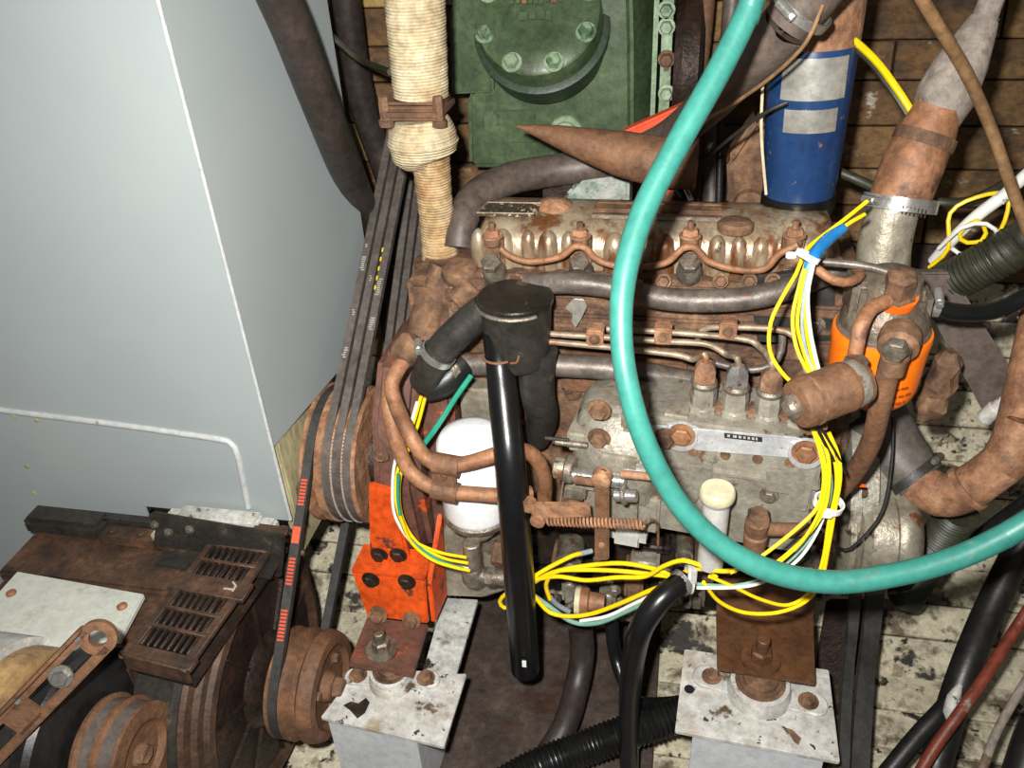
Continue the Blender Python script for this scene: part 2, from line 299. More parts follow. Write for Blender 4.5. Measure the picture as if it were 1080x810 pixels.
def clip(p, a, r, wd=.009, screw=None):
    """worm-drive hose clip: band + screw housing"""
    a = V(a).normalized(); g = ring(V(p)-a*wd/2, a, r*1.005, r*1.06+.0006, 0, wd, 28)
    u, w_ = ortho(a); s = V(screw).normalized() if screw else w_; s = (s-a*s.dot(a)).normalized(); t = a.cross(s)
    return g, join(cyl(V(p)+s*(r+.005)-t*.008, V(p)+s*(r+.005)+t*.008, .0045, 12), hexa(V(p)+s*(r+.005)+t*.008, t, .004, .004, False))

# ================================================================== THE SETTING
def st(o): o['kind'] = 'structure'; return o
SEC = [(-.95, .0), (-.3, .0), (.06, .02), (.22, .10), (.34, .24), (.42, .42), (.47, .62), (.55, 1.0), (.6, 1.5)]
def sec_at(s):
    for i in range(len(SEC)-1):
        a, b = V((0, *SEC[i])), V((0, *SEC[i+1])); L_ = (b-a).length
        if s <= L_ or i == len(SEC)-2:
            t = (b-a)/L_; return a+t*s, t
        s -= L_
wall_pts = [V((-1.25, y+.02, z-.02)) for y, z in SEC] + [V((-1.25, .75, 1.5)), V((-1.25, .75, -.1)), V((-1.25, -.95, -.1))]
wall = st(obj('wall_back', prism(wall_pts, (2.7, 0, 0), 0), 'hulldark'))
s = .62; row = 0
while s < 2.36:
    wd = random.uniform(.052, .062)
    p, t = sec_at(s+wd/2); nrm = V((0, -t.z, t.y)); x = -1.2 + (row % 3)*.13
    cuts = [-1.2]
    xx = -1.2+random.uniform(.3, .9)
    while xx < 1.35: cuts.append(xx); xx += random.uniform(.45, .95)
    cuts.append(1.4)
    for a, b in zip(cuts[:-1], cuts[1:]):
        c = p + X*((a+b)/2) + nrm*random.uniform(-.002, .002)
        mt = 'hullbrown' if c.z > .50 else 'flaked'
        if (a+b)/2 < -.1 and c.z > .3: mt = 'ochre' if row % 2 else 'hullbrown'
        st_ = obj('plank', box(c, (b-a-.003, wd-.002, .024), (X, t, nrm), .0018, 1), mt, wall)
    s += wd; row += 1
tray = st(obj('floor', bb(-.125, .19, -.6, .18, .05, .062, .002), 'tray'))

# ------------------------------------------------------------------ grey tank on the left
tank = thing('steel_tank', (-.7, .08, .1), 'large smooth grey painted tank with a raised welded corner, filling the left side', 'tank')
TX = -.267
obj('body', prism([V((-1.2, -.0965, .488)), V((TX, -.0965, .488)), V((TX+.028, .2, .488)), V((-1.2, .2, .488))], (0, 0, .92), .0005, 1), 'tank', tank)
obj('front_sheet', prism([V((x, -.1, z)) for x, z in ((-1.2, 1.408), (TX, 1.408), (TX, .375), (-.47, .375), (-.47, .1), (-1.2, .1))], (0, .0035, 0), .0005, 1), 'tank', tank)
obj('corner_weld', tube([V((TX-.0006, -.1006, .378)), V((TX, -.1004, .7)), V((TX-.0004, -.1008, 1.39))], [.0024, .002, .0026], 8, .02), 'tankline', tank)
obj('raised_bead', tube(pts([(-90, 418, -.1), (0, 432, -.1), (120, 447, -.1), (225, 462, -.1), (243, 467, -.1), (250, 478, -.1), (256, 505, -.1), (262, 535, -.1)]), .0042, 10), 'tankline', tank)
for a, b in ((15, 439), (38, 443), (28, 492), (36, 520)):
    obj('paint_chip', lathe(P(a, b, -.1005), -Y, [(0, .004), (.0006, .003)], 7), 'yellowed', tank)
solo('timber_board', bb(-.282, -.268, -.086, .03, .31, .485, .002), 'yellowed', 'yellowed wooden board below the grey tank behind the crank pulley', 'board')
solo('timber_ledge', join(bb(-.43, -.282, -.155, -.101, .335, .382, .004, 2), bb(-.41, -.30, -.125, -.102, .378, .39, .004)), 'whitedirty', 'rough white painted timber ledge under the tank bottom edge', 'ledge')
ab = thing('angle_bar', (-.36, -.16, .3), 'black steel angle bar with bolt holes behind the slotted grille', 'bracket')
obj('upright_flange', prism([P(155, 545, -.16), P(162, 541, -.16), P(300, 565, -.16), P(296, 610, -.16), P(160, 582, -.16), P(163, 560, -.16)], (0, .005, 0), .0015), 'blackdusty', ab)
obj('foot_flange', box(P(230, 592, -.17), (.15, .035, .005), None, .001), 'blackdusty', ab)
for a, b in ((163, 553), (178, 561), (200, 558)):
    obj('bolt', hexa(P(a, b, -.1605), -Y, .0042, .004), 'dullsteel', ab)

# ================================================================== BELT-DRIVEN GENERATOR, LOWER LEFT
GX, GY, GZ = -.30, -.205, .205
gen = thing('generator', (-.42, -.2, .05), 'large rusty belt driven generator with slotted grille, lower left', 'generator')
obj('casing', join(bb(-.60, -.365, -.325, -.115, .06, .352, .01, 3), bb(-.60, -.37, -.222, -.12, .345, .362, .004)), 'genrust', gen)
cp = obj('cover_plate', prism([PZ(18, 602, .372), PZ(152, 626, .372), PZ(112, 700, .372), PZ(-45, 672, .372)], (0, 0, -.008), .0015), 'whiteplate', gen)
for a, b in ((12, 626), (129, 640), (131, 690)): obj('screw', lathe(PZ(a, b, .372), Z, [(0, .0058), (.002, .0056), (.004, .003)], 14), 'copper', cp)
obj('rear_rail', join(bb(-.58, -.37, -.135, -.12, .355, .38, .002), bb(-.61, -.50, -.155, -.12, .36, .384, .006)), 'blackdusty', gen)
obj('ledge_strip', bb(-.5, -.36, -.16, -.135, .362, .374, .002), 'genrust', gen)
for xx in (-.485, -.445, -.40): obj('bolt', hexa((xx, -.148, .374), Z, .005, .004), 'genrust', gen)
# grille: frame with three rows of slots per panel, two panels
gz = .382
g0, g1, g2, g3 = PZ(238, 548, gz), PZ(303, 556, gz), PZ(196, 706, gz), PZ(130, 690, gz)
def gp(u, v): return (g0*(1-u)+g1*u)*(1-v) + (g3*(1-u)+g2*u)*v
def bar(u0, v0, u1, v1, w_, h=.006):
    a, b = gp(u0, v0), gp(u1, v1); d = (b-a); return box((a+b)/2 - Z*(h/2-(.0008 if v0 == v1 else 0)), (d.length+w_*.6, w_, h), (d.normalized(), Z.cross(d).normalized(), Z), .0008, 1)
gr = obj('grille_frame', join(bar(.04, 0, .04, 1, .008), bar(.95, 0, .95, 1, .010), bar(0, .03, 1, .03, .014), bar(0, .495, 1, .495, .026), bar(0, .965, 1, .965, .016), bar(0, 1, 1, 1, .004, .022)), 'genrust', gen)
for v0, v1 in ((.08, .44), (.55, .92)):
    for k in (1, 2):
        vv = v0+(v1-v0)*k/3; obj('grille_crossbar', bar(.06, vv, .93, vv, .0045, .005), 'genrust', gr)
    for r_ in range(3):
        a, b = v0+(v1-v0)*r_/3, v0+(v1-v0)*(r_+1)/3
        for k in range(8):
            u_ = .09+k*.105; obj('grille_slat', bar(u_+.03, a+.005, u_+.03, b-.005, .0036, .005), 'rustdark', gr)
obj('grille_pan', prism([gp(.02, .02)-Z*.03, gp(.97, .02)-Z*.03, gp(.97, .98)-Z*.03, gp(.02, .98)-Z*.03], (0, 0, -.004), 0), 'rustdark', gen)
obj('paint_mark', join(box(gp(.8, .5)+Z*.001, (.011, .0022, .001), (X, Y, Z), 0), box(gp(.88, .49)+Z*.001, (.002, .009, .001), None, 0), box(gp(.83, .46)+Z*.001, (.008, .002, .001), ((X-Y*.8).normalized(), (X*.8+Y).normalized(), Z), 0)), 'whitedirty', gr)
# big wheel, dark guard and pulley share one shaft
obj('guard_drum', lathe((-.365, GY, GZ), X, [(0, .165), (.05, .172), (.056, .165), (.056, .03)], 56), 'blackdusty', gen)
wh = obj('fan_wheel', lathe((-.31, GY, GZ), X, [(0, .12), (0, .166), (.004, .17), (.010, .168), (.012, .158), (.018, .154), (.020, .146), (.026, .143), (.028, .134), (.022, .126), (.02, .12)], 64), 'genrust', gen)
obj('wheel_disc', lathe((-.305, GY, GZ), X, [(0, .121), (.016, .124), (.016, .06), (.026, .05), (.03, .02)], 56), 'rustdark', wh)
for k in range(10):
    an = 2*math.pi*k/10+.2; d = V((0, math.cos(an), math.sin(an))); obj('wheel_rib', box(V((-.288, GY, GZ))+d*.092, (.006, .004, .066), (X, X.cross(d), d), .001), 'rustdark', wh)
px0 = -.2605
prl = [(0, .03), (0, .067), (.004, .067), (.009, .056), (.013, .056), (.018, .068), (.024, .068), (.030, .060), (.036, .060), (.041, .068), (.047, .068), (.054, .066), (.058, .064), (.059, .052), (.052, .048), (.050, .02), (.060, .018), (.062, .012)]
pu = obj('pulley', lathe((px0, GY, GZ), X, prl, 56), 'rustred', gen)
obj('shaft_nut', hexa((px0+.060, GY, GZ), X, .013, .014), 'rust', pu)
for k in range(3):
    an = 2*math.pi*k/3+.5; obj('bolt', hexa((px0+.051, GY+.034*math.cos(an), GZ+.034*math.sin(an)), X, .006, .006), 'rust', pu)

# ------------------------------------------------------------------ crank pulley, belts, upper pulley
CY, CZ, CR = .02, .395, .092
cpl = thing('crank_pulley', (-.21, CY, CZ-CR), 'rusty multi groove crank pulley at the front of the engine', 'pulley')
prf = [(0, .03), (0, CR), (.004, CR), (.009, CR-.014), (.013, CR-.014), (.019, CR+.001), (.027, CR+.001), (.031, CR-.012), (.036, CR-.012), (.0385, CR-.002), (.041, CR-.002), (.0435, CR-.012), (.050, CR-.012), (.0525, CR-.002), (.055, CR-.002), (.0575, CR-.012), (.063, CR-.012), (.066, CR-.001), (.071, CR-.002), (.072, .04)]
obj('rim', lathe((-.2605, CY, CZ), X, prf, 64), 'rustorange', cpl)
obj('hub', lathe((-.19, CY, CZ), X, [(0, .045), (.03, .04), (.034, .03)], 30), 'rustdark', cpl)
up = (.375, .70, .052)
upl = solo('drive_pulley', lathe((-.235, up[0], up[1]), X, [(0, .02), (0, .056), (.004, .056), (.008, .046), (.013, .046), (.016, .054), (.018, .054), (.021, .046), (.027, .046), (.030, .054), (.032, .054), (.035, .046), (.041, .046), (.045, .056), (.05, .056), (.05, .02)], 40), 'rustdark', 'dark grooved pulley at the top end of the three drive belts', 'pulley')
bel = ['leftmost', 'middle', 'rightmost']
for i, x in enumerate((-.2275, -.2135, -.1995)):
    b = thing('drive_belt', (x, CY, CZ-.09), bel[i]+' of the three brown rubber drive belts climbing beside the grey tank', 'belt', 'three drive belts')
    lp = obj('belt', loop_belt(x, .0102, .009, ((CY, CZ, CR-.011), (up[0], up[1], up[2]-.006)), 28), 'belt', b)
    # frayed pale edge on the pulley and printed marks along the run
    fr = []
    for k in range(40):
        an = math.radians(125+k*2.9); rr = CR-.0015; fr.append(box(V((x-.0062, CY+rr*math.cos(an), CZ+rr*math.sin(an))), (.0016, .0022, .003*random.uniform(.6, 1.3)), (X, V((0, math.cos(an), math.sin(an))), V((0, -math.sin(an), math.cos(an)))), 0))
    o = obj('frayed_edge', join(*fr), 'greyink', lp); o['kind'] = 'stuff'
    dy, dz = up[0]-CY, up[1]-CZ; ln = math.hypot(dy, dz); d0 = V((0, dy/ln, dz/ln)); n0 = V((0, -dz/ln, dy/ln)); sa = (CR-.011-up[2]+.006)/ln; ca = math.cos(math.asin(sa)); nv = n0*ca+d0*sa; dirv = d0*ca-n0*sa; start = V((x, CY, CZ))+nv*(CR-.0019)
    mk = []
    for (t0, n_, w_) in {0: ((.10, 5, .006), (.16, 3, .005), (.225, 7, .007), (.26, 2, .004)), 1: ((.21, 3, .003),), 2: ((.14, 6, .007), (.19, 8, .006))}[i]:
        mk = []
        for k in range(n_): mk.append(box(start+dirv*(t0+k*.0032)+nv*.0003+X*random.uniform(-.001, .001), (w_*random.uniform(.6, 1), .0016, .0006), (X, dirv, nv), 0))
        o = obj('printed_mark', join(*mk), 'greyink', lp); o['kind'] = 'stuff'
    if i == 2: obj('yellow_dash', join(*[box(start+dirv*(.20+k*.014)-X*.005+nv*.0003, (.002, .006, .0006), (X, dirv, nv), 0) for k in range(5)]), 'yellow', lp)
gb = thing('generator_belt', (-.25, -.2, .15), 'single belt with red printed bands between crank pulley and generator pulley', 'belt')
bx = -.2497
lp = obj('belt', loop_belt(bx, .0115, .009, ((GY, GZ, .058), (CY, CZ, CR-.012)), 28), 'beltdark', gb)
dy, dz = CY-GY, CZ-GZ; ln = math.hypot(dy, dz); dirv = V((0, dy/ln, dz/ln)); nv = V((0, -dz/ln, dy/ln)); sa = (CR-.012-.058)/ln
dirt = (dirv*math.cos(math.asin(sa))+nv*sa).normalized(); nvt = (nv*math.cos(math.asin(sa))-dirv*sa).normalized()
start = V((bx, GY, GZ))+nvt*(.058+.0092)
mk = []
for t0, n_ in ((.055, 9), (.12, 8), (.215, 8)):
    o = obj('red_print', join(*[box(start+dirt*(t0+k*.0042)+nvt*.0003, (.008, .0026, .0006), (X, dirt, nvt), 0) for k in range(n_)]), 'redink', lp); o['kind'] = 'stuff'
obj('red_patch', box(start+dirt*.178+nvt*.0003, (.0095, .02, .0006), (X, dirt, nvt), 0), 'redink', lp)

# ================================================================== SMALL ALTERNATOR, BOTTOM LEFT CORNER
AX, AY, AZ = -.335, -.385, .318
alt = thing('alternator', (AX-.08, AY, .2), 'small black alternator with twin groove pulley in the bottom left corner', 'alternator')
obj('body', lathe((AX-.084, AY-.01, AZ), X, [(0, .07), (.002, .082), (.02, .084), (.026, .07)], 40), 'blackdusty', alt)
obj('winding', lathe((AX-.125, AY-.01, AZ+.004), X, [(0, .07), (.004, .090), (.036, .090), (.041, .07)], 40), 'wood', alt)
obj('label_band', ring((AX-.185, AY-.01, AZ+.006), X, .06, .097, 0, .062, 40), 'whitedirty', alt)
fan = obj('fan_disc', lathe((AX-.058, AY, AZ), X, [(0, .06), (0, .094), (.014, .096), (.02, .092), (.022, .07), (.02, .04), (.024, .02)], 48), 'blackhose', alt)
for k in range(12):
    an = 2*math.pi*k/12; d = V((0, math.cos(an), math.sin(an))); obj('fan_blade', box(V((AX-.065, AY, AZ))+d*.076, (.02, .004, .03), (X, X.cross(d), d), .001), 'blackdusty', fan)
ap = obj('pulley', lathe((AX-.03, AY, AZ-.01), X, [(0, .03), (0, .054), (.004, .055), (.010, .046), (.016, .045), (.021, .054), (.026, .055), (.031, .046), (.038, .045), (.043, .052), (.047, .052), (.048, .035), (.042, .03), (.04, .012)], 48), 'rustred', alt)
obj('belt_seat', ring((AX-.0225, AY, AZ-.01), X, .044, .0505, -.002, .014, 40), 'belt', ap)
obj('belt_seat', ring((AX-.0005, AY, AZ-.01), X, .044, .0505, -.002, .014, 40), 'belt', ap)
obj('shaft_nut', hexa((AX+.008, AY, AZ-.01), X, .011, .012), 'rust', ap)
arm = thing('adjuster_arm', P(50, 740, -.42), 'brown slotted adjuster arm with a bolt, above the small alternator', 'bracket')
a0, a1 = P(104, 672, -.385), P(-30, 810, -.47); ad = (a1-a0).normalized(); asd = V((1, .2, -.5)); asd = (asd-ad*asd.dot(ad)).normalized(); an_ = ad.cross(asd).normalized()
if an_.dot(CAM-a0) < 0: an_ = -an_
Ln = (a1-a0).length
obj('slotted_bar', join(box(a0+ad*Ln/2-asd*.012, (Ln, .008, .006), (ad, asd, an_), .0015), box(a0+ad*Ln/2+asd*.012, (Ln, .009, .006), (ad, asd, an_), .0015), box(a0+ad*Ln/2-asd*.017+an_*.006, (Ln, .003, .016), (ad, asd, an_), .001), ring(a0, an_, .008, .0165, -.003, .003, 28), box(a0+ad*.10, (.03, .026, .006), (ad, asd, an_), .001)), 'rustred', arm)
obj('bolt', hexa(a0+ad*.048+an_*.003, an_, .0075, .007), 'chrome', arm)
obj('washer', lathe(a0+ad*.048+an_*.002, an_, [(0, .011), (.002, .011)], 20), 'dullsteel', arm)
for t in (.012, .09, .15): obj('rivet', lathe(a0+ad*t-asd*.012+an_*.003, an_, [(0, .003), (.002, .002)], 10), 'chrome', arm)

# ================================================================== THE ENGINE
def cb(px, py, y, wpx, hpx, depth, bev=.002, yaw=0, seg=2):
    """upright box whose front face is centred on that pixel in the plane y; depth goes back"""
    c = P(px, py, y); d = dep(c); el = math.asin(max(-1, min(1, (CAM.z-c.z)/(c-CAM).length)))
    w_, h = wpx*d/FPX, hpx*d/FPX/max(.3, math.cos(el)); ca, sa_ = math.cos(yaw), math.sin(yaw)
    ax = (V((ca, sa_, 0)), V((-sa_, ca, 0)), Z)
    return box(c+ax[1]*depth/2, (w_, depth, h), ax, bev, seg)
def vcyl(px, py, y, wpx, h0, h1, n=20):
    c = P(px, py, y); r = rp(wpx, c); return cyl(c+Z*h0, c+Z*h1, r, n)
eng = thing('diesel_engine', (.15, .08, .1), 'four cylinder diesel engine with rust streaked valve cover, in the middle', 'engine')
EX0, EX1 = -.075, .385
blk = obj('block', join(bb(EX0, EX1, .01, .19, .26, .60, .008, 3), bb(EX0-.02, EX1+.01, .004, .19, .30, .34, .006), bb(EX0, EX1, 0, .19, .585, .612, .004)), 'block', eng)
for a, b in ((605, 412), (645, 330), (685, 330), (600, 330), (720, 338), (735, 430)): obj('core_plug', lathe(P(a, b, .012), -Y, [(0, .011), (.005, .011), (.006, .008), (.003, .007)], 20), 'rust', blk)
for a, b in ((560, 400), (575, 425), (700, 420), (600, 408)): obj('bolt', hexa(P(a, b, .009), -Y, .007, .007), 'rust', blk)
obj('side_cover', join(bb(.06, .20, -.006, .012, .53, .58, .004), bb(.08, .18, -.010, .0, .54, .57, .003)), 'rustred', blk)
hd = obj('cylinder_head', join(bb(EX0+.005, EX1-.01, .004, .185, .607, .672, .005, 3), bb(EX0+.005, EX1-.01, -.004, .02, .640, .654, .003), bb(EX0+.01, EX1-.01, -.002, .02, .618, .630, .003)), 'block', eng)
for px in (545, 575, 640, 670, 700, 760, 790, 815):
    o = obj('head_bolt', hexa(P(px, 296, -.002), (0, -1, .25), .006, .008), 'rust', hd)
# valve cover: rounded section swept along the engine
prf = [(.030, .662), (.026, .668), (.026, .690), (.030, .704), (.040, .714), (.058, .721), (.085, .725), (.115, .719), (.140, .700), (.150, .675), (.150, .662)]
xa, xb = P(496, 250, .03).x, P(893, 250, .03).x
NS = 28; vv, ff = [], []
for i in range(NS+1):
    t = i/NS; x = xa+(xb-xa)*t; e = min(t, 1-t)*(xb-xa); k = 1.0 if e > .022 else math.sqrt(max(0, 1-((.022-e)/.022)**2))*.45+.55
    cy_, cz_ = .088, .662
    vv += [V((x, cy_+(y-cy_)*(k*.35+.65), cz_+(z-cz_)*k)) for y, z in prf]
m_ = len(prf)
for i in range(NS):
    for k in range(m_): k2 = (k+1) % m_; ff.append((i*m_+k, i*m_+k2, (i+1)*m_+k2, (i+1)*m_+k))
ff += [tuple(range(m_)), tuple(range(NS*m_+m_-1, NS*m_-1, -1))]
vc = obj('valve_cover', (vv, ff), 'cover', eng, 60)
obj('cover_flange', bb(xa-.006, xb+.004, .016, .16, .654, .666, .003), 'alu', vc)
for px, wd in ((505, 18), (530, 26), (557, 18), (578, 24), (599, 18), (648, 26), (672, 18), (700, 26), (756, 22), (779, 20), (802, 20), (822, 18), (862, 28)):
    c = P(px, 266, .028); r = rp(wd, c)
    obj('cover_rib', lathe(V((c.x, .033, .664)), Z, [(0, r*1.08), (.026, r*1.04), (.036, r*.95), (.043, r*.75), (.048, r*.4), (.050, r*.1)], 18), 'cover', vc)
for px in (520, 612, 727, 836):
    c = P(px, 262, .012); ps = obj('cover_post', join(cb(px, 268, .012, 22, 34, .02, .004), cyl(c+Z*.004, c+Z*.016, .009, 16)), 'rust', vc)
    obj('nut', hexa(c+Z*.014, Z, .0085, .008), 'rustorange', ps)
    obj('stud', cyl(c+Z*.02, c+Z*.030, .0035, 10), 'rust', ps)
fc = PZ(585, 216, .724); obj('filler_cap', lathe(fc-Z*.006, Z, [(0, .021), (.006, .021), (.009, .018), (.012, .012), (.0135, .003)], 24), 'rustorange', vc)
fc = PZ(776, 236, .722); obj('round_plug', lathe(fc-Z*.006, Z, [(0, .019), (.006, .019), (.009, .016), (.010, .003)], 24), 'rust', vc)
fc = PZ(846, 228, .722); obj('filter_seat', lathe(fc-Z*.006, Z, [(0, .028), (.006, .027), (.009, .022), (.010, .003)], 24), 'cover', vc)
q = [PZ(503, 227, .722), PZ(563, 228, .722), PZ(572, 217, .7245), PZ(514, 216, .7245)]
lb = obj('data_plate', prism([p-Z*.001 for p in q], (0, 0, .0035), 0), 'label', vc)
obj('plate_edge', tube([q[0]+Z*.003, q[1]+Z*.003, q[2]+Z*.003, q[3]+Z*.003, q[0]+Z*.003], .0009, 6, smooth=False), 'fuelpipe', lb)
a, b = PZ(625, 229, .7195), PZ(762, 233, .7195)
obj('top_rail', join(box((a+b)/2+Z*.002, ((b-a).length, .008, .006), None, .001), box((a+b)/2+Y*.016+Z*.004, ((b-a).length, .018, .006), None, .0015), box((a+b)/2+Y*.033+Z*.003, ((b-a).length, .008, .006), None, .0015)), 'rust', vc)
obj('bright_edge', box((a+b)/2-Y*.0045+Z*.003, ((b-a).length, .002, .004), None, .0005), 'dullsteel', vc)
# injectors between the ribs
for i, px in enumerate((520, 612, 727)):
    c = P(px, 284, .0); ij = obj('injector', join(lathe(c-Z*.012+Y*.01, (0, -.55, .85), [(0, .013), (.010, .0135), (.016, .012), (.02, .010), (.026, .009)], 14), hexa(c+V((0, -.006, .008)), (0, -.55, .85), .011, .008, False)), 'dullsteel', eng)
    obj('injector_clamp', join(cb(px, 297, .004, 26, 18, .02, .004)), 'alu' if i == 0 else 'rust', ij)
# sump and lower side
obj('sump', join(prism([V((EX0, .0, .262)), V((EX0+.02, .0, .20)), V((EX1-.12, .0, .19)), V((EX1, .0, .262))], (0, .17, 0), .006, 3), bb(EX0-.005, EX1, -.024, .19, .252, .262, .002)), 'blackgloss', eng)
lw = obj('crankcase_skirt', join(bb(EX0, EX1, -.012, .05, .262, .312, .004), bb(EX0+.06, EX1-.05, -.02, .02, .262, .285, .004)), 'rustdark', eng)
for px, py in ((585, 645), (620, 648), (652, 648), (690, 646), (725, 648), (765, 652), (820, 640), (850, 640)):
    obj('sump_bolt', hexa(P(px, py-14, -.022), -Y, .0065, .008), 'dullsteel', lw)
for px, py, w_, h_ in ((597, 612, 20, 26), (655, 615, 22, 30), (690, 618, 18, 34), (722, 590, 28, 40), (640, 596, 16, 20), (868, 600, 26, 40), (840, 625, 22, 26), (690, 582, 40, 10)):
    obj('casting_boss', cb(px, py, -.035, w_, h_, .035, .006, 0, 3), 'rustdark', lw)
for px, py, w_, h_, mt in ((600, 628, 16, 22, 'alu'), (632, 604, 14, 30, 'dullsteel'), (668, 622, 20, 26, 'rust'), (706, 632, 24, 20, 'alu'), (745, 600, 26, 34, 'rust'), (735, 636, 16, 18, 'dullsteel'), (590, 600, 18, 16, 'rust'), (775, 630, 22, 26, 'rustdark'), (640, 636, 18, 14, 'alu'), (680, 600, 30, 12, 'pump')):
    obj('side_fitting', cb(px, py, -.055, w_, h_, .055, .005, 0, 3), mt, lw)
for px, py in ((612, 618), (648, 622), (690, 632), (722, 622), (760, 622)):
    obj('bolt', hexa(P(px, py, -.056), -Y, .0065, .007), 'dullsteel', lw)
for px, py, r_ in ((600, 590, .013), (853, 603, .012), (722, 582, .008), (665, 640, .007)):
    obj('union', join(lathe(P(px, py, -.055), -Y, [(-.03, r_*1.3), (0, r_*1.3), (.008, r_*1.3), (.008, r_), (.018, r_), (.02, r_*.7)], 18)), 'dullsteel', lw)
# timing case at the front (left) end, flaked orange paint
tc_ = obj('timing_case', join(prism([V((-.165, y, z)) for y, z in ((-.06, .30), (-.075, .42), (-.05, .50), (0, .56), (.12, .56), (.16, .40), (.12, .28))], (.06, 0, 0), .012, 3), prism([V((-.11, y, z)) for y, z in ((-.04, .28), (-.03, .56), (.15, .58), (.17, .28))], (.045, 0, 0), .006)), 'orangeflaked', eng)
for py in (480, 520, 560): obj('bolt', hexa(P(402, py, -.075), -Y, .007, .006), 'rust', tc_)
obj('thermostat_housing', join(tube(pts([(475, 285, .04), (466, 305, .03), (452, 330, .02), (448, 355, .01)]), [.026, .024, .02, .02], 18), bb(-.12, -.06, .01, .12, .58, .66, .01, 3)), 'rust', eng)
obj('water_neck', join(lathe(P(486, 292, .02), (0, -.2, 1), [(0, .02), (.006, .022), (.014, .02), (.018, .012)], 20), cyl(P(500, 300, .01), P(480, 318, .0), .013)), 'rust', eng)
obj('front_plate', bb(-.062, .0, -.012, .02, .42, .53, .004), 'alu', eng)
# flywheel housing at the rear (right) end
fw = obj('flywheel_housing', lathe((.385, .07, .36), X, [(0, .12), (.004, .135), (.016, .135), (.018, .125), (.035, .125), (.038, .118), (.06, .112), (.068, .09), (.07, .02)], 48), 'pump', eng)
for k in range(8):
    an = math.radians(180+k*22-60); obj('bolt', hexa((.4, .07+.13*math.cos(an), .36+.13*math.sin(an)), X, .006, .006), 'rust', fw)
st_ = obj('starter_motor', join(lathe(P(880, 560, -.02), (1, .05, 0), [(0, .045), (.006, .056), (.012, .056), (.014, .050), (.018, .057), (.022, .050), (.03, .058), (.055, .060), (.058, .057), (.064, .060), (.075, .058), (.086, .046), (.09, .01)], 40)), 'alu', eng)
obj('orange_daub', box(P(906, 512, -.08), (.014, .002, .004), None, .0008), 'orange', st_)

# ------------------------------------------------------------------ front engine mount (left) on its white beam
pz = .205
beam = thing('engine_beam', PZ(420, 770, .06), 'white painted steel beam carrying the orange front engine bracket', 'beam')
bl, br, tr, tl = PZ(338, 756, pz), PZ(468, 787, pz), PZ(492, 710, pz), PZ(372, 712, pz)
obj('top_plate', prism([bl, br, tr, tl], (0, 0, -.007), .0012), 'whitedirty', beam)
obj('front_web', prism([bl+V((.004, .006, -.007)), br+V((-.035, .006, -.007)), br+V((-.035, .006, -.16)), bl+V((.004, .006, -.16))], (0, .006, 0), .001), 'greyfront', beam)
obj('side_web', prism([br+V((-.035, .008, -.007)), tr+V((-.035, 0, -.007)), tr+V((-.035, 0, -.14)), br+V((-.035, .008, -.14))], (-.006, 0, 0), .001), 'greyfront', beam)
obj('rear_plate', prism([PZ(442, 722, pz-.004), PZ(478, 722, pz-.004), PZ(504, 632, pz-.004), PZ(468, 630, pz-.004)], (0, 0, -.008), .001), 'flakeplate', beam)
obj('bare_patch', prism([PZ(a, b, pz+.0002) for a, b in ((362, 744), (370, 740), (378, 742), (386, 736), (390, 741), (385, 752), (377, 758), (370, 750))], (0, 0, .0004), 0), 'rustdark', beam)
def mount(px, py, z0, name, label, rpx, yaw):
    t = thing(name, PZ(px, py, z0), label, 'engine mount'); c = PZ(px, py, z0); r = rp(rpx, c)
    u = V((math.cos(yaw), math.sin(yaw), 0)); w_ = V((-u.y, u.x, 0))
    ears = obj('base_casting', join(lathe(c, Z, [(0, r*1.12), (.006, r*1.1), (.014, r*1.02), (.019, r*1.0), (.020, r*.9)], 36), *[join(box(c+u*s*r*1.35+Z*.003, (r*1.0, r*.95, .006), (u, w_, Z), .0025), cyl(c+u*s*r*1.85, c+u*s*r*1.85+Z*.006, r*.47, 18)) for s in (-1, 1)]), 'whitedirty', t)
    for s in (-1, 1): obj('ear_bolt', hexa(c+u*s*r*1.65+Z*.006, Z, .0085, .008), 'rust', ears)
    obj('rubber_disc', lathe(c+Z*.017, Z, [(0, r*.88), (.003, r*.86), (.0035, r*.74), (.006, r*.72), (.0065, r*.6), (.010, r*.58), (.012, r*.4)], 32), 'rust', t)
    return t, c, r
mt1, mc, mr = mount(414, 717, pz, 'engine_mount', 'white cast rubber mount under the orange front engine bracket', 44, .1)
fz = pz+.024
br_ = thing('mount_bracket', PZ(405, 690, fz), 'orange painted angle bracket bolted to the engine front', 'bracket')
ft = [PZ(368, 704, fz), PZ(436, 716, fz), PZ(452, 662, fz), PZ(388, 654, fz)]
obj('foot_plate', prism(ft, (0, 0, .007), .0012), 'orangeflaked', br_)
A, B = ft[3]+Z*.007, ft[2]+Z*.007
hgt = .07
fp = obj('face_plate', prism([A, B, B+V((.002, .006, hgt)), A+V((-.012, .006, hgt))], (0, .008, 0), .0015), 'orangeworn', br_)
for px, py in ((391, 611), (429, 613)): obj('bolt', hexa(P(px, py, A.y-.001), -Y, .0085, .007), 'rustdark', fp)
for px, py in ((399, 648), (434, 654)): obj('bolt', hexa(P(px, py, A.y-.004), (0, -1, .3), .009, .009), 'rust', fp)
obj('gusset', prism([B+V((.003, .004, 0)), B+V((.006, .05, 0)), B+V((.012, .055, .14)), B+V((.004, .006, hgt))], (.006, 0, 0), .001), 'orangeworn', br_)
obj('top_lip', prism([A+V((-.012, .006, hgt)), B+V((.002, .006, hgt)), B+V((.004, .05, hgt+.004)), A+V((-.01, .05, hgt+.004))], (0, 0, .006), .001), 'orangeworn', br_)
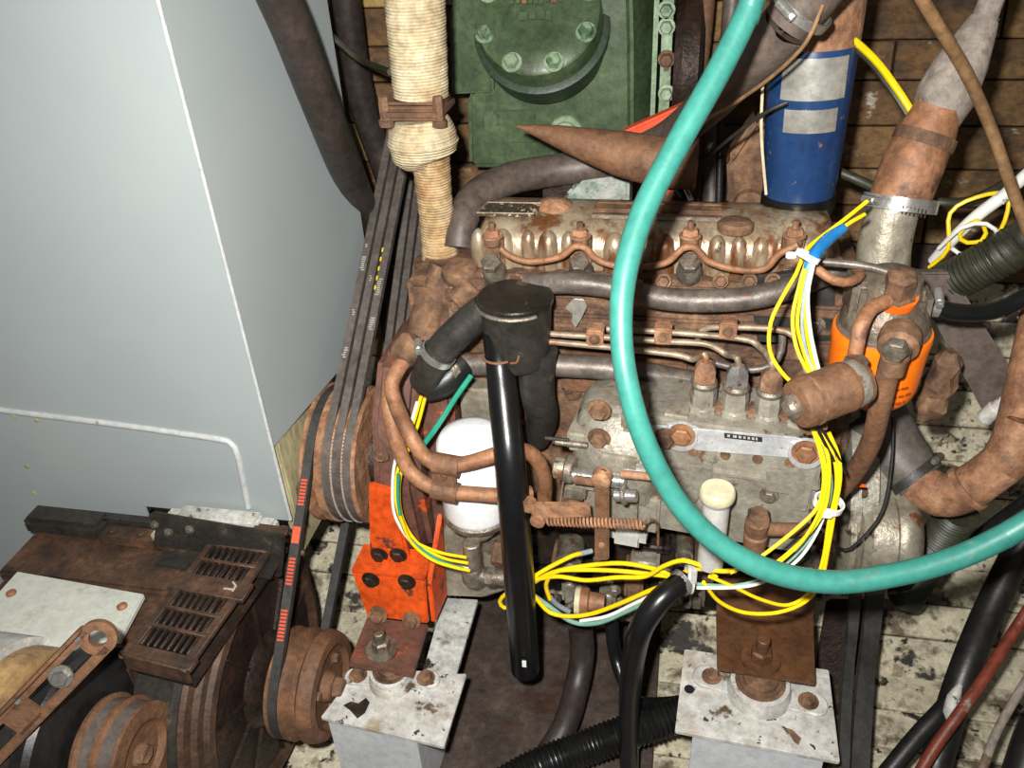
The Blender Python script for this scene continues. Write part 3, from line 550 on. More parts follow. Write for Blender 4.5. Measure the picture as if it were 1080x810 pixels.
obj('case_strip', prism([P(390, 600, -.085), P(434, 604, -.085), P(424, 560, -.085), P(414, 520, -.085), P(388, 512, -.085)], (0, .012, 0), .003), 'orangeworn', br_)
for px in (400, 420): obj('bolt', hexa(P(px, 585, -.088), -Y, .0085, .007), 'rustdark', br_)
sd = PZ(403, 686, fz+.007)
obj('stud_nut', join(lathe(sd, Z, [(0, .02), (.003, .02)], 24), lathe(sd+Z*.003, Z, [(0, .0115), (.014, .0115), (.016, .009)], 6), cyl(sd+Z*.015, sd+Z*.034, .0072, 14)), 'dullsteel', br_)

# ------------------------------------------------------------------ rear engine mount (right)
rz = .228
bm2 = thing('engine_bearer', PZ(800, 790, .06), 'speckled white steel bearer under the brown rear mounting plate', 'beam')
bl, br, tr, tl = PZ(712, 770, rz), PZ(886, 803, rz), PZ(874, 706, rz), PZ(722, 684, rz)
obj('top_plate', prism([bl, br, tr, tl], (0, 0, -.007), .0012), 'whitedirty', bm2)
obj('front_web', prism([bl+V((.02, .004, -.007)), br+V((-.015, .004, -.007)), br+V((-.015, .004, -.16)), bl+V((.02, .004, -.16))], (0, .006, 0), .001), 'greyfront', bm2)
obj('side_web', prism([bl+V((.02, .01, -.007)), tl+V((.02, 0, -.007)), tl+V((.02, 0, -.16)), bl+V((.02, .01, -.16))], (.006, 0, 0), .001), 'whitedirty', bm2)
obj('orange_spot', prism([PZ(a, b, rz+.0002) for a, b in ((829, 768), (836, 770), (845, 779), (842, 786), (837, 782))], (0, 0, .0005), 0), 'rustorange', bm2)
for a, b in ((727, 727), ): obj('bolt_hole', lathe(PZ(a, b, rz+.0003), Z, [(0, .006), (.0005, .006)], 14), 'blackhose', bm2)
mt2, mc, mr = mount(800, 730, rz, 'engine_mount', 'cream cast rubber mount below the brown rear plate', 60, -.16)
rp_ = thing('rear_plate', PZ(805, 690, rz+.03), 'oily brown steel plate with a stud on the rear engine mount', 'bracket')
fz = rz+.034
ft = [PZ(756, 708, fz), PZ(859, 724, fz), PZ(857, 655, fz), PZ(755, 648, fz)]
obj('foot_plate', prism(ft, (0, 0, .007), .0012), 'glossbrown', rp_)
A, B = ft[3]+Z*.005, ft[2]+Z*.005
obj('upright', prism([A, B, B+V((0, .01, .05)), A+V((0, .01, .05))], (0, .008, 0), .001), 'glossbrown', rp_)
sd = PZ(802, 696, fz+.007)
obj('stud_nut', join(lathe(sd, Z, [(0, .023), (.003, .022)], 24), lathe(sd+Z*.003, Z, [(0, .0125), (.013, .0125), (.015, .01)], 6), cyl(sd+Z*.014, sd+Z*.036, .0075, 14)), 'glossbrown', rp_)

# ================================================================== INJECTION PUMP
YW = -math.radians(7); PU = V((math.cos(YW), math.sin(YW), 0)); PN = V((math.sin(YW), -math.cos(YW), 0))   # along, towards camera
pa_ = (PU, -PN, Z)
pc = P(772, 478, -.125)
ip = thing('injection_pump', pc-Z*.1, 'grey cast fuel injection pump with a silver plate and three delivery valves', 'pump')
def pl(px, py, off=0):
    """point on the pump front plane (tilted about Z), off = metres towards the camera"""
    d = ray(px, py); n = PN; t = ((pc+PN*off)-CAM).dot(n)/d.dot(n); return CAM+d*t
pw = (pl(866, 495)-pl(680, 470)).dot(PU)
ctr = (pl(866, 495)+pl(680, 470))/2
zt, zm, zb = pl(772, 452).z, pl(772, 500).z, pl(772, 575).z
pbody = obj('body', join(box(V((ctr.x, ctr.y, (zt+zm)/2))-PN*.04, (pw, .08, zt-zm), pa_, .003), box(V((ctr.x, ctr.y, (zm+zb)/2))-PN*.045, (pw, .085, zm-zb), pa_, .004), box(V((ctr.x, ctr.y, zm))-PN*.037, (pw+.004, .08, .006), pa_, .0015)), 'pump', ip)
obj('name_plate', prism([pl(686, 447, .001), pl(838, 460, .001), pl(864, 468, .001), pl(864, 484, .001), pl(838, 482, .001), pl(686, 470, .001)], PN*.002, .0004), 'plate', pbody)
sx = [pl(764, 456.5, .0032), pl(804, 461, .0032), pl(804, 466, .0032), pl(764, 461.5, .0032)]
ns = obj('name_strip', prism(sx, PN*.0006, 0), 'blackink', pbody)
for k, (a, b) in enumerate(((767, 770), (773, 777), (779, 782), (784, 786.5), (788.5, 791), (793, 795.5), (797, 799))):
    y0 = 456.5+(a-764)*.112; obj('letter_mark', prism([pl(a, y0+1.4, .004), pl(b, y0+1.7, .004), pl(b, y0+4, .004), pl(a, y0+3.7, .004)], PN*.0004, 0), 'greyink', ns)
for a, b in ((719, 459), (850, 477)):
    bs = obj('bolt_boss', join(lathe(pl(a, b, .0), PN, [(0, .017), (.006, .016), (.007, .013)], 24), box(pl(a, b-3, .002), (.03, .008, .018), pa_, .002)), 'plate', pbody); obj('bolt', hexa(pl(a, b, .007), PN, .010, .006), 'copper', bs)
for a, b in ((731, 476), (765, 480), (799, 484), (833, 488)): obj('rivet', lathe(pl(a, b, .001), PN, [(0, .0052), (.002, .0048)], 12), 'rust', pbody)
obj('recess_panel', prism([pl(727, 489, .001), pl(752, 492, .001), pl(750, 505, .001), pl(733, 530, .001)], PN*.003, .0008), 'pump', pbody)
obj('recess_panel', prism([pl(808, 494, .001), pl(860, 499, .001), pl(850, 538, .001), pl(836, 536, .001), pl(832, 520, .001), pl(808, 516, .001)], PN*.003, .0008), 'pump', pbody)
obj('screw', hexa(pl(811, 522, .001), PN, .007, .006), 'dullsteel', pbody)
# delivery valves on top
zv = zt-.002
for i, (a, b) in enumerate(((740, 436), (773, 439), (808, 442), (842, 446))):
    t = pl(a, b, -.03); base = V((t.x, t.y, zv))
    dv = obj('delivery_valve', lathe(base, Z, [(0, .017), (.006, .016), (.008, .0135), (.02, .0135), (.028, .0125), (.030, .010)], 8), 'pump', ip)
    obj('valve_collar', lathe(base+Z*.028, Z, [(0, .0125), (.004, .0135), (.007, .012)], 20), 'dullsteel', dv)
    obj('union_nut', lathe(base+Z*.034, Z, [(0, .0115), (.014, .0115), (.019, .009), (.022, .006)], 6), 'chrome' if i == 1 else ('rustorange' if i == 0 else 'rust'), dv)
    if i < 3: obj('valve_clamp', box(base+PU*.018+Z*.006-PN*.0, (.012, .02, .012), pa_, .003), 'rust', ip)
DVT = [V((pl(a, b, -.03).x, pl(a, b, -.03).y, zv+.05)) for a, b in ((740, 436), (773, 439), (808, 442), (842, 446))]
# governor housing on the left of the pump
ge = pl(690, 490)
gv = obj('governor_housing', join(lathe(V((pl(606, 470).x, ctr.y+.068, (zt+zb)/2+.008)), PU, [(0, .03), (.004, .05), (.012, .06), (.04, .066), (.085, .066), (.092, .06)], 36), box(V((pl(650, 470).x, ctr.y+.055, zb+.03)), (.075, .08, .07), pa_, .008, 3)), 'pump', ip, 50)
def gb_(px, py, w_, h_, dz, off, mt, nm='casting_block', bev=.003):
    c = pl(px, py, off); d = dep(c); return obj(nm, box(c-PN*dz/2, (w_*d/FPX, dz, h_*d/FPX*1.2), pa_, bev), mt, ip)
gb_(640, 474, 58, 22, .05, .004, 'pump'); gb_(668, 455, 28, 34, .05, .0, 'alu'); gb_(652, 489, 44, 14, .04, .018, 'alu'); gb_(608, 468, 22, 20, .05, .008, 'alu')
gb_(668, 520, 32, 30, .04, .012, 'alu'); gb_(612, 512, 34, 12, .04, .014, 'alu'); gb_(604, 522, 26, 14, .03, .018, 'dullsteel'); gb_(692, 500, 20, 70, .05, .0, 'rust'); gb_(684, 545, 22, 40, .03, .006, 'pump')
gb_(660, 572, 40, 20, .03, .004, 'greycap', bev=.008); gb_(640, 440, 40, 20, .04, -.01, 'alu', bev=.008); gb_(712, 448, 30, 18, .03, -.004, 'alu'); gb_(672, 500, 30, 8, .03, .02, 'plate')
def gcyl(a, b, wpx, mt, off, nm): 
    p, q_ = pl(*a, off), pl(*b, off); return obj(nm, cyl(p, q_, rp(wpx, p), 18), mt, ip)
gcyl((600, 500), (660, 508), 16, 'chrome', .028, 'control_shaft'); gcyl((585, 493), (604, 496), 24, 'alu', .026, 'shaft_boss'); gcyl((596, 494), (606, 496), 30, 'dullsteel', .026, 'shaft_collar')
gcyl((606, 505), (630, 508), 11, 'rust', .034, 'shaft_bush'); gcyl((655, 500), (690, 503), 9, 'rustorange', .032, 'shaft_end'); gcyl((586, 466), (620, 470), 7, 'dullsteel', .012, 'link_rod')
gcyl((575, 462), (600, 464), 4, 'blackdusty', .012, 'throttle_rod'); gcyl((648, 522), (672, 523), 14, 'chrome', .034, 'adjuster_screw'); gcyl((656, 522), (661, 522), 22, 'dullsteel', .034, 'lock_nut')
gcyl((590, 535), (594, 508), 2.5, 'fuelpipe', .034, 'wire_link')
for a, b in ((632, 462), (702, 462), (632, 432), (605, 535)):
    obj('bolt', hexa(pl(a, b, .008), PN, .009, .008), 'rust', ip)
# levers and return spring
lv = obj('stop_lever', prism([pl(a, b, .045) for a, b in ((630, 494), (639, 493), (643, 502), (643, 588), (628, 589), (628, 502))], PN*.005, .0015), 'rustred', ip)
obj('lever_boss', lathe(pl(636, 500, .042), PN, [(0, .010), (.012, .010), (.014, .007)], 18), 'rustorange', lv)
obj('lever_rivet', lathe(pl(635, 574, .049), PN, [(0, .004), (.003, .003)], 10), 'rustorange', lv)
hl = obj('throttle_lever', join(prism([pl(a, b, .052) for a, b in ((565, 528), (622, 529), (624, 543), (568, 545), (556, 536))], PN*.004, .0012), lathe(pl(559, 529, .05), PN, [(0, .008), (.009, .008)], 18), lathe(pl(569, 545, .05), PN, [(0, .009), (.009, .008)], 18)), 'rustorange', ip)
spv, a0, a1 = [], pl(577, 549, .056), pl(679, 553, .052)
dv_ = (a1-a0); u_, w_ = ortho(dv_)
for k in range(26*10+1):
    an = 2*math.pi*k/10; spv.append(a0+dv_*(k/260)+u_*(.0048*math.cos(an))+w_*(.0048*math.sin(an)))
obj('return_spring', tube(spv, .0014, 6, smooth=False), 'rustorange', ip)
obj('spring_hook', tube([a1, pl(684, 548, .05), pl(692, 550, .04), pl(694, 560, .03), pl(694, 575, .02)], .0014, 8), 'rust', ip)
obj('spring_hook', tube([a0, pl(572, 552, .056), pl(568, 547, .058)], .0014, 8), 'rust', ip)
# vertical filler tube with cream cap, brown banjo bolt
c = pl(757, 517, .03); r = rp(38, c)
fl_ = thing('filler_tube', c-Z*.09, 'short grey filler tube with a round cream cap in front of the pump', 'filler tube')
obj('tube', lathe(c-Z*.10, Z, [(0, r*.76), (.085, r*.76), (.088, r*.9), (.094, r*.98)], 24), 'greycap', fl_)
obj('cap', lathe(c-Z*.008, Z, [(0, r*.98), (.004, r), (.008, r*.97), (.010, r*.88), (.0105, r*.3)], 28), 'cream', fl_)
c = pl(796, 572, .03)
bj = thing('banjo_union', c, 'brown rusty banjo bolt with a short side pipe under the pump', 'pipe fitting')
obj('body', join(lathe(c, Z, [(-.02, .010), (0, .0115), (.010, .012), (.012, .010), (.016, .012), (.028, .012), (.030, .010)], 24)), 'rustred', bj)
obj('hex_head', lathe(c+Z*.028, Z, [(0, .0115), (.010, .0115), (.013, .009)], 6), 'rust', bj)
obj('side_pipe', cyl(c+Z*.018, c+Z*.018+PU*.05-PN*.012, .007, 16), 'rustred', bj)

# ------------------------------------------------------------------ injector pipes (each a line of its own)
fj = [('lowest pale steel injector line running to the first pump valve', [(576, 360, -.062), (650, 367, -.065), (712, 374, -.07), (731, 379, -.073)], 0),
      ('thin injector line bending down to the bright second pump valve', [(578, 352, -.056), (640, 356, -.058), (700, 360, -.06), (745, 363, -.066), (766, 374, -.07)], 1),
      ('thin injector line curving into the third pump valve', [(640, 347, -.05), (700, 350, -.053), (780, 357, -.062), (800, 365, -.068)], 2),
      ('topmost injector line arching over to the valve behind the solenoid', [(736, 358, -.04), (741, 348, -.045), (760, 345, -.05), (815, 347, -.06), (838, 356, -.066)], 3)]
for lab, l, k in fj:
    e = DVT[k]; q = pts(l); last = q[-1]
    q += [V((e.x-.002, e.y, max(e.z+.014, last.z-.012))), e+Z*.0, e-Z*.006]
    solo('injector_pipe', tube(q, .0033, 10, .004), 'fuelpipe', lab, 'fuel pipe', 'injector pipes')
solo('leak_pipe', hose([(755, 383, -.04), (785, 390, -.045), (812, 386, -.045), (824, 370, -.04), (825, 350, -.035)], 8), 'pipe', 'dull steel pipe looping behind the third pump valve', 'fuel pipe')
for i, (a, b) in enumerate(((627, 358), (699, 356), (768, 350))):
    c = cb(a, b, -.068, 18, 17, .02, .002)
    cl = thing('pipe_clamp', P(a, b, -.06), ['rusty clip on injector lines nearest the black canister', 'rusty clip on injector lines just right of the teal hose', 'rusty clip on injector lines above the second pump valve'][i], 'clamp', 'injector pipe clips')
    obj('block', c, 'rustorange', cl); obj('screw', hexa(P(a, b, -.0685), -Y, .0045, .003), 'rust', cl)
# leak-off pipe along the injectors
solo('leak_off_pipe', hose([(528, 262, -.006), (538, 270, -.008), (560, 276, -.008), (590, 271, -.008), (606, 260, -.010), (618, 262, -.010), (630, 274, -.008), (660, 282, -.008), (700, 278, -.008), (720, 262, -.010), (734, 262, -.010), (748, 276, -.008), (775, 284, -.008), (805, 284, -.008), (822, 268, -.010), (842, 258, -.012)], 7.5, 10, step=.004), 'copper', 'thin scalloped rusty pipe linking the injectors under the valve cover', 'fuel pipe')
# coolant pipes along the block
t = thing('coolant_pipe', P(700, 312, -.03), 'upper grey coolant pipe running below the valve cover', 'pipe')
obj('front_length', hose([(556, 300, -.02), (600, 298, -.03), (640, 302, -.03), (672, 309, -.03)], 24, 16), 'pipe', t)
obj('rear_length', hose([(668, 309, -.03), (710, 316, -.03), (760, 317, -.03), (805, 312, -.03), (845, 299, -.02), (890, 282, -.01)], 25, 16), 'pipe', t)
obj('joint', hose([(664, 308, -.03), (676, 310, -.03)], 29, 16), 'rust', t)
solo('lower_coolant_pipe', hose([(476, 384, -.03), (530, 384, -.028), (600, 386, -.025), (660, 391, -.025), (735, 404, -.02)], 25, 16), 'pipe', 'lower brown grey coolant pipe running behind the black canister', 'pipe')
solo('foil_tag', prism([P(a, b, -.012) for a, b in ((596, 325), (605, 315), (616, 316), (619, 324), (612, 338), (607, 346), (603, 340), (604, 332))], (0, .003, 0), .0008), 'foil', 'crumpled pale metal tag hanging against the block behind the canister', 'tag')

# ================================================================== BLACK BREATHER CANISTER AND ITS PIPES
c = P(543, 313, -.06); r = rp(82, c)
cn = thing('breather_canister', c-Z*.07, 'round black breather canister with a worn flat lid above the white filter', 'canister')
obj('body', lathe(c-Z*.075, Z, [(0, r*.80), (.006, r*.86), (.05, r*.92), (.068, r*.94), (.070, r*.97)], 40), 'blackdusty', cn)
ld = obj('lid', lathe(c-Z*.006, Z, [(0, r*.97), (.002, r*1.0), (.006, r), (.0075, r*.97), (.0078, r*.4)], 44), 'lid', cn)
g = []
for k in range(15):
    an = math.radians(200+k*8); g.append(c+V((r*1.0*math.cos(an), r*1.0*math.sin(an), -.006)))
obj('bare_rim', tube(g, .0022, 8, .004), 'dullsteel', ld)
obj('outlet', tube([c+V((.022, 0, -.06)), P(566, 385, -.06), P(567, 415, -.055), P(572, 440, -.04), P(566, 462, -.02)], [.021, .0195, .019, .018, .016], 18), 'blackdusty', cn)
bt = thing('breather_pipe', P(553, 700, -.13), 'long glossy black pipe hanging vertically from the canister', 'pipe')
obj('pipe', tube(pts([(523, 350, -.075), (527, 385, -.085), (532, 430, -.11), (539, 500, -.145), (546, 590, -.15), (554, 706, -.15)]), [rp(29, c), rp(30, c), rp(33, c), rp(34, c), rp(36, c), rp(36, c)], 20), 'blackgloss', bt)
p = P(526, 376, -.083)
obj('paint_fleck', box(P(553, 700, -.15-rp(37, P(553, 700, -.15))), (.007, .002, .012), None, .001), 'white', bt)
obj('wire_tie', join(ring(p, V((.02, -.1, -1)), rp(31, p), rp(31, p)+.0016, -.001, .0012, 24), tube([p+V((.015, -.012, 0)), p+V((.022, -.014, .003)), p+V((.024, -.012, .010))], .0012, 6)), 'copper', bt)
t = thing('elbow_hose', P(470, 370, -.06), 'short grey black hose elbow with clips, left of the black canister', 'hose')
obj('upper_length', hose([(512, 326, -.06), (490, 344, -.065), (468, 366, -.07), (455, 385, -.07), (448, 402, -.06)], 34, 18), 'blackdusty', t)
obj('lower_length', hose([(450, 408, -.058), (466, 404, -.055), (478, 392, -.045), (487, 384, -.035)], 32, 18), 'blackhose', t)
pA, dA = P(462, 373, -.07), P(468, 366, -.07)-P(455, 385, -.07)
b_, s_ = clip(pA, dA, rp(36, pA), .008, (-.8, -.3, .6)); obj('clip_band', b_, 'zinc', t); obj('clip_screw', s_, 'zinc', t)
pB = P(474, 390, -.045); b_, s_ = clip(pB, P(487, 384, -.035)-P(466, 398, -.055), rp(33, pB), .009, (0, -.3, 1)); obj('clip_band', b_, 'dullsteel', t); obj('clip_screw', s_, 'copper', t)

# ================================================================== WHITE FILTER WITH COPPER PIPES
c = P(496, 455, -.085); r = rp(77, c)
wf = thing('water_filter', c-Z*.15, 'white painted canister filter clamped behind two copper brown pipes', 'filter')
zb_ = P(497, 560, -.085-r).z
obj('canister', lathe(V((c.x, c.y, zb_)), Z, [(0, r*.96), (.004, r), (c.z-zb_-.022, r), (c.z-zb_-.012, r*.97), (c.z-zb_-.004, r*.84), (c.z-zb_, r*.6), (c.z-zb_+.002, r*.2)], 44), 'white', wf, 60)
bs = obj('base_ring', lathe(V((c.x, c.y, zb_-.012)), Z, [(0, r*.9), (.003, r*1.0), (.009, r*1.02), (.012, r*.97)], 44), 'dullsteel', wf)
obj('head', lathe(V((c.x, c.y, zb_-.04)), Z, [(0, r*.4), (.012, r*.62), (.028, r*.7)], 28), 'alu', wf)
p0 = P(497, 572, -.115); p1 = P(499, 606, -.115); p2 = P(545, 611, -.12)
obj('outlet_elbow', join(cyl(p0, p1, .0105, 16), lathe(p1-Z*.012, Z, [(0, .008), (.004, .0135), (.022, .0135), (.026, .011)], 20), cyl(p1-X*.002, p2, .0095, 16), cyl(p1+(p2-p1)*.3, p1+(p2-p1)*.5, .012, 6)), 'dullsteel', wf)
obj('outlet_union', cyl(P(520, 582, -.10), P(545, 586, -.10), .016, 8), 'rust', wf)
ba = thing('backing_casting', P(480, 600, -.06), 'grey cast pump body behind the white filter base', 'casting')
obj('body', join(prism([P(a, b, -.055) for a, b in ((462, 560), (545, 560), (545, 622), (510, 634), (464, 632))], (0, .05, 0), .008, 3)), 'alu', ba)
obj('boss', lathe(P(520, 570, -.056), -Y, [(0, .016), (.01, .015), (.012, .01)], 20), 'dullsteel', ba)
wfy = -.085-r-.009
t = thing('copper_pipe', P(420, 420, -.1), 'upper copper brown pipe sweeping across the white filter', 'pipe', 'copper pipes by the white filter')
obj('pipe', tube(pts([(432, 372, -.055), (421, 388, -.075), (413, 405, -.09), (418, 428, -.105), (432, 458, wfy), (448, 482, wfy-.004), (466, 490, wfy-.006), (490, 489, wfy-.004), (515, 482, wfy), (540, 474, -.125), (562, 480, -.11), (574, 502, -.10), (574, 530, -.09)]), .0085, 14), 'copper', t)
obj('pipe_collar', join(lathe(P(430, 374, -.055)+Z*.004, V((.55, .25, .6)), [(-.012, .015), (-.004, .018), (.012, .018), (.018, .012)], 14)), 'rust', t)
solo('copper_pipe', tube(pts([(411, 405, -.075), (410, 430, -.09), (417, 462, -.105), (430, 494, wfy), (448, 510, wfy-.006), (470, 518, wfy-.008), (500, 521, wfy-.006), (535, 523, wfy+.002), (560, 520, -.12)]), .0085, 14), 'copper', 'lower copper brown pipe sweeping across the white filter', 'pipe', 'copper pipes by the white filter')
t = thing('pipe_saddle', P(468, 505, wfy), 'brown saddle clamp joining both copper pipes at the white filter', 'clamp')
obj('upper_strap', ring(P(459, 488, wfy-.005), P(478, 491, wfy-.006)-P(455, 487, wfy-.005), .0086, .0116, -.002, .027, 20), 'rustred', t)
obj('lower_strap', ring(P(458, 515, wfy-.007), P(478, 519, wfy-.008)-P(455, 514, wfy-.007), .0086, .0116, -.002, .027, 20), 'rustred', t)
obj('bridge', box(P(468, 503, wfy-.012), (.026, .004, .026), None, .0015), 'rustred', t); obj('screw', lathe(P(468, 503, wfy-.014), -Y, [(0, .0042), (.003, .003)], 12), 'rust', t)

# ================================================================== EXHAUST WITH HEAT WRAP
t = thing('exhaust_pipe', P(465, 280, .08), 'cloth wrapped exhaust pipe with a rusty flange rising beside the belts', 'exhaust')
ey = .09
a_, b_ = P(424, -200, ey), P(444, 100, ey); rr = rp(60, b_)
ax = (b_-a_)
obj('upper_wrap', tube([a_, (a_*2+b_)/3, (a_+b_*2)/3, b_], [rr*.95, rr*1.0, rr*1.02, rr*.98], 30, .004, rib=(.0003, .016)), 'wrap', t)
f1 = P(441, 113, ey)
fg = obj('flange', join(box(f1, (.070, .062, .015), (X, Y, Z), .005, 3), box(f1+Z*.009, (.060, .056, .006), None, .003)), 'rustred', t)
for s in (-1, 1): obj('flange_bolt', hexa(f1+V((s*.03, -.024, -.012)), Z, .006, .03), 'rust', fg)
obj('bulged_wrap', tube(pts([(443, 124, ey), (445, 134, ey), (446, 148, ey), (448, 163, ey), (452, 172, ey)]), [.028, .036, .040, .036, .020], 28, .004, rib=(.0005, .012)), 'wrap', t)
obj('lower_wrap', tube(pts([(454, 165, ey), (458, 205, ey), (462, 245, ey), (466, 276, ey-.005)]), [.022, .0205, .0205, .024], 26, .004, rib=(.0004, .012)), 'wrapdirty', t)
obj('outlet_flange', join(lathe(P(466, 280, ey-.01), Z, [(-.03, .024), (-.012, .03), (0, .033), (.008, .033), (.010, .024)], 24), tube(pts([(468, 288, .07), (476, 305, .06), (500, 315, .06)]), .028, 18)), 'rust', t)

# ================================================================== HOSES, UPPER LEFT
solo('rubber_hose', tube(pts([(200, -240, -.1), (278, -40, .0), (308, 30, .035), (330, 88, .07), (354, 150, .115), (369, 188, .17), (381, 219, .235), (392, 254, .29), (404, 298, .33), (417, 350, .34), (430, 420, .34)]), .0215, 18), 'hosedark', 'thick brown black hose following the back edge of the grey tank', 'hose')
solo('rubber_hose', tube(pts([(335, -200, .36), (358, -40, .38), (367, 20, .39), (374, 70, .40), (386, 120, .41), (402, 165, .42), (418, 215, .41), (432, 280, .39)]), .0215, 18), 'hosedark', 'brown black hose between tank hose and the wrapped exhaust', 'hose')
solo('green_cable', tube(pts([(318, 12, .26), (335, 26, .25), (352, 40, .245), (378, 62, .25), (396, 70, .2), (412, 76, .14)]), .0042, 8), 'olive', 'thin dark green cable crossing the two upper left hoses', 'cable')
# ================================================================== GREEN COMPRESSOR BEHIND
GYF = .34
gc = thing('compressor', P(580, 200, .45), 'green painted compressor with a round bolted head, behind the engine', 'compressor')
def gq(l, y): return [P(a, b, y) for a, b in l]
cb_ = obj('crankcase', join(prism(gq(((494, 178), (492, 100), (520, 60), (520, -60), (665, -60), (668, 45), (668, 180)), GYF), (0, .12, 0), .008, 3), prism([P(660, -60, GYF+.005), P(660, 180, GYF+.005), P(694, 180, GYF+.06), P(690, -60, GYF+.06)], (0, .07, 0), .006)), 'green', gc)
obj('side_box', prism(gq(((476, 100), (474, 20), (482, -30), (520, -30), (520, 98)), GYF-.012), (0, .12, 0), .004), 'green', cb_)
obj('raised_panel', prism(gq(((512, 150), (511, 120), (515, 116), (560, 115), (565, 120), (566, 150)), GYF-.001), (0, -.003, 0), .001), 'green', cb_)
obj('plug_boss', lathe(P(597, 140, GYF), -Y, [(0, .024), (.004, .023), (.004, .017), (.009, .016), (.010, .008)], 28), 'greenlt', cb_)
hax = V((0, -.80, .60)).normalized(); hc = P(570, 26, GYF-.012); hr = .082
hd2 = obj('head_barrel', lathe(hc-hax*.05, hax, [(0, hr*1.02), (.034, hr*1.04), (.036, hr*1.08), (.044, hr*1.08), (.046, hr*1.0)], 48), 'greendk', gc)
hcv = obj('head_cover', lathe(hc-hax*.004, hax, [(0, hr*.98), (.022, hr*.98), (.030, hr*.95), (.034, hr*.88), (.035, hr*.5)], 48), 'green', gc)
hu, hw = ortho(hax); ff_ = hc+hax*.031
for k in range(8):
    an = 2*math.pi*(k+.5)/8; obj('head_bolt', hexa(ff_+hu*(hr*.84*math.cos(an))+hw*(hr*.84*math.sin(an)), hax, .0095, .010), 'greenlt', hcv)
hup = (Z-hax*hax.z).normalized(); 
for row_, (t0, hgt_, pat) in enumerate(((.034, .011, (5, 3, 5, 5, 5, 2, 5)), (.014, .009, (4, 4, 5, 4, 4, 4, 4, 5, 4)), (-.006, .012, (9, 6, 7, 5)))):
    tot = sum(pat)*.0013+len(pat)*.002; xx = -tot/2
    for w0 in pat:
        w1 = w0*.0013; obj('raised_letter', box(ff_+hax*.0045+X*(xx+w1/2)+hup*(t0+random.uniform(-.0006, .0006)), (w1, hgt_*random.uniform(.75, 1), .0012), (X, hup, hax), 0), 'copper' if row_ == 1 and w0 == 5 else 'green', hcv); xx += w1+.002
sf = obj('side_flange', join(bb(P(698, 60, GYF+.02).x, P(709, 60, GYF+.02).x, GYF-.02, GYF+.09, .60, .96, .004), bb(P(689, 60, GYF+.02).x, P(694, 60, GYF+.02).x, GYF-.01, GYF+.09, .60, .96, .003)), 'greenlt', gc)
for py in (10, 28, 62, 98): obj('flange_bolt', hexa(P(703, py, GYF-.021), -Y, .008, .012), 'rust' if py == 62 else 'greenlt', sf)
obj('pump_side', lathe(P(712, 70, GYF+.03), X, [(0, .08), (.01, .085), (.03, .08), (.035, .05)], 30), 'rustdark', gc)
solo('painted_block', prism(gq(((612, 188), (640, 180), (664, 190), (663, 232), (592, 232), (596, 205)), .20), (0, .06, 0), .004), 'greenflake', 'block with flaking green and white paint behind the valve cover', 'block')
solo('dark_block', prism(gq(((572, 240), (572, 192), (606, 186), (606, 240)), .21), (0, .06, 0), .004), 'rustdark', 'dark oily block under the brown hose behind the valve cover', 'block')
for k, (l, w_, mt, lab) in enumerate((([(748, -30, .40), (742, 40, .40), (734, 110, .38), (730, 215, .34)], 17, 'rustred', 'left brown vertical pipe behind the teal hose'), ([(775, -30, .42), (768, 50, .40), (752, 130, .36), (750, 215, .32)], 20, 'hose', 'right brown vertical pipe behind the teal hose'), ([(760, 120, .30), (759, 170, .29), (758, 215, .28)], 8, 'blackhose', 'thin black vertical cable between the brown pipes and the blue can'))):
    solo('vertical_pipe', hose(l, w_, 14), mt, lab, 'pipe')
solo('rusty_casting', join(prism(gq(((770, 235), (766, 170), (800, 120), (815, 150), (812, 235)), .24), (0, .05, 0), .008), lathe(P(790, 215, .235), -Y, [(0, .02), (.008, .018), (.01, .01)], 18)), 'rust', 'rusty casting left of the blue canister base', 'casting')
solo('pipe_offcut', tube(pts([(545, 133, .14), (575, 140, .14), (610, 150, .135), (655, 162, .13), (700, 171, .12), (735, 173, .12)]), [.001, .0095, .017, .0255, .028, .028], 22), 'rustred', 'pointed rusty pipe offcut lying behind the teal hose', 'pipe')
solo('red_bracket', prism(gq(((655, 140), (718, 112), (740, 105), (738, 150), (690, 152)), .22), (0, .02, 0), .003), 'redpaint', 'bright red orange painted bracket behind the pointed pipe', 'bracket')
solo('red_bracket', prism(gq(((692, 180), (716, 180), (718, 216), (698, 218)), .13), (0, .02, 0), .003), 'orangeflaked', 'small flaked orange bracket under the pointed pipe', 'bracket')
t = thing('brown_hose', P(600, 180, .2), 'thick brown hose curving behind the engine up to the blue canister', 'hose')
obj('tube', hose([(484, 262, .08), (488, 232, .10), (504, 206, .14), (540, 188, .18), (590, 179, .21), (640, 172, .215), (700, 148, .19), (745, 112, .12), (790, 66, .03), (830, 26, .0), (868, -20, -.01)], [36, 37, 38, 38, 38, 38, 38, 40, 42, 44, 44], 20), 'hose', t)
pA = P(846, 8, -.003); b_, s_ = clip(pA, P(868, -20, -.01)-P(830, 26, .0), .0262, .009, (-.5, -1, .3)); obj('clip_band', b_, 'zinc', t); obj('clip_screw', s_, 'zinc', t)
t = thing('pull_lever', P(725, 210, .14), 'short shiny black lever with a bright tip behind the valve cover', 'lever')
obj('handle', hose([(700, 178, .16), (714, 196, .14), (722, 208, .13)], 16, 14), 'blackgloss', t); obj('tip', hose([(719, 190, .135), (724, 202, .128), (729, 212, .12)], 6), 'chrome', t)

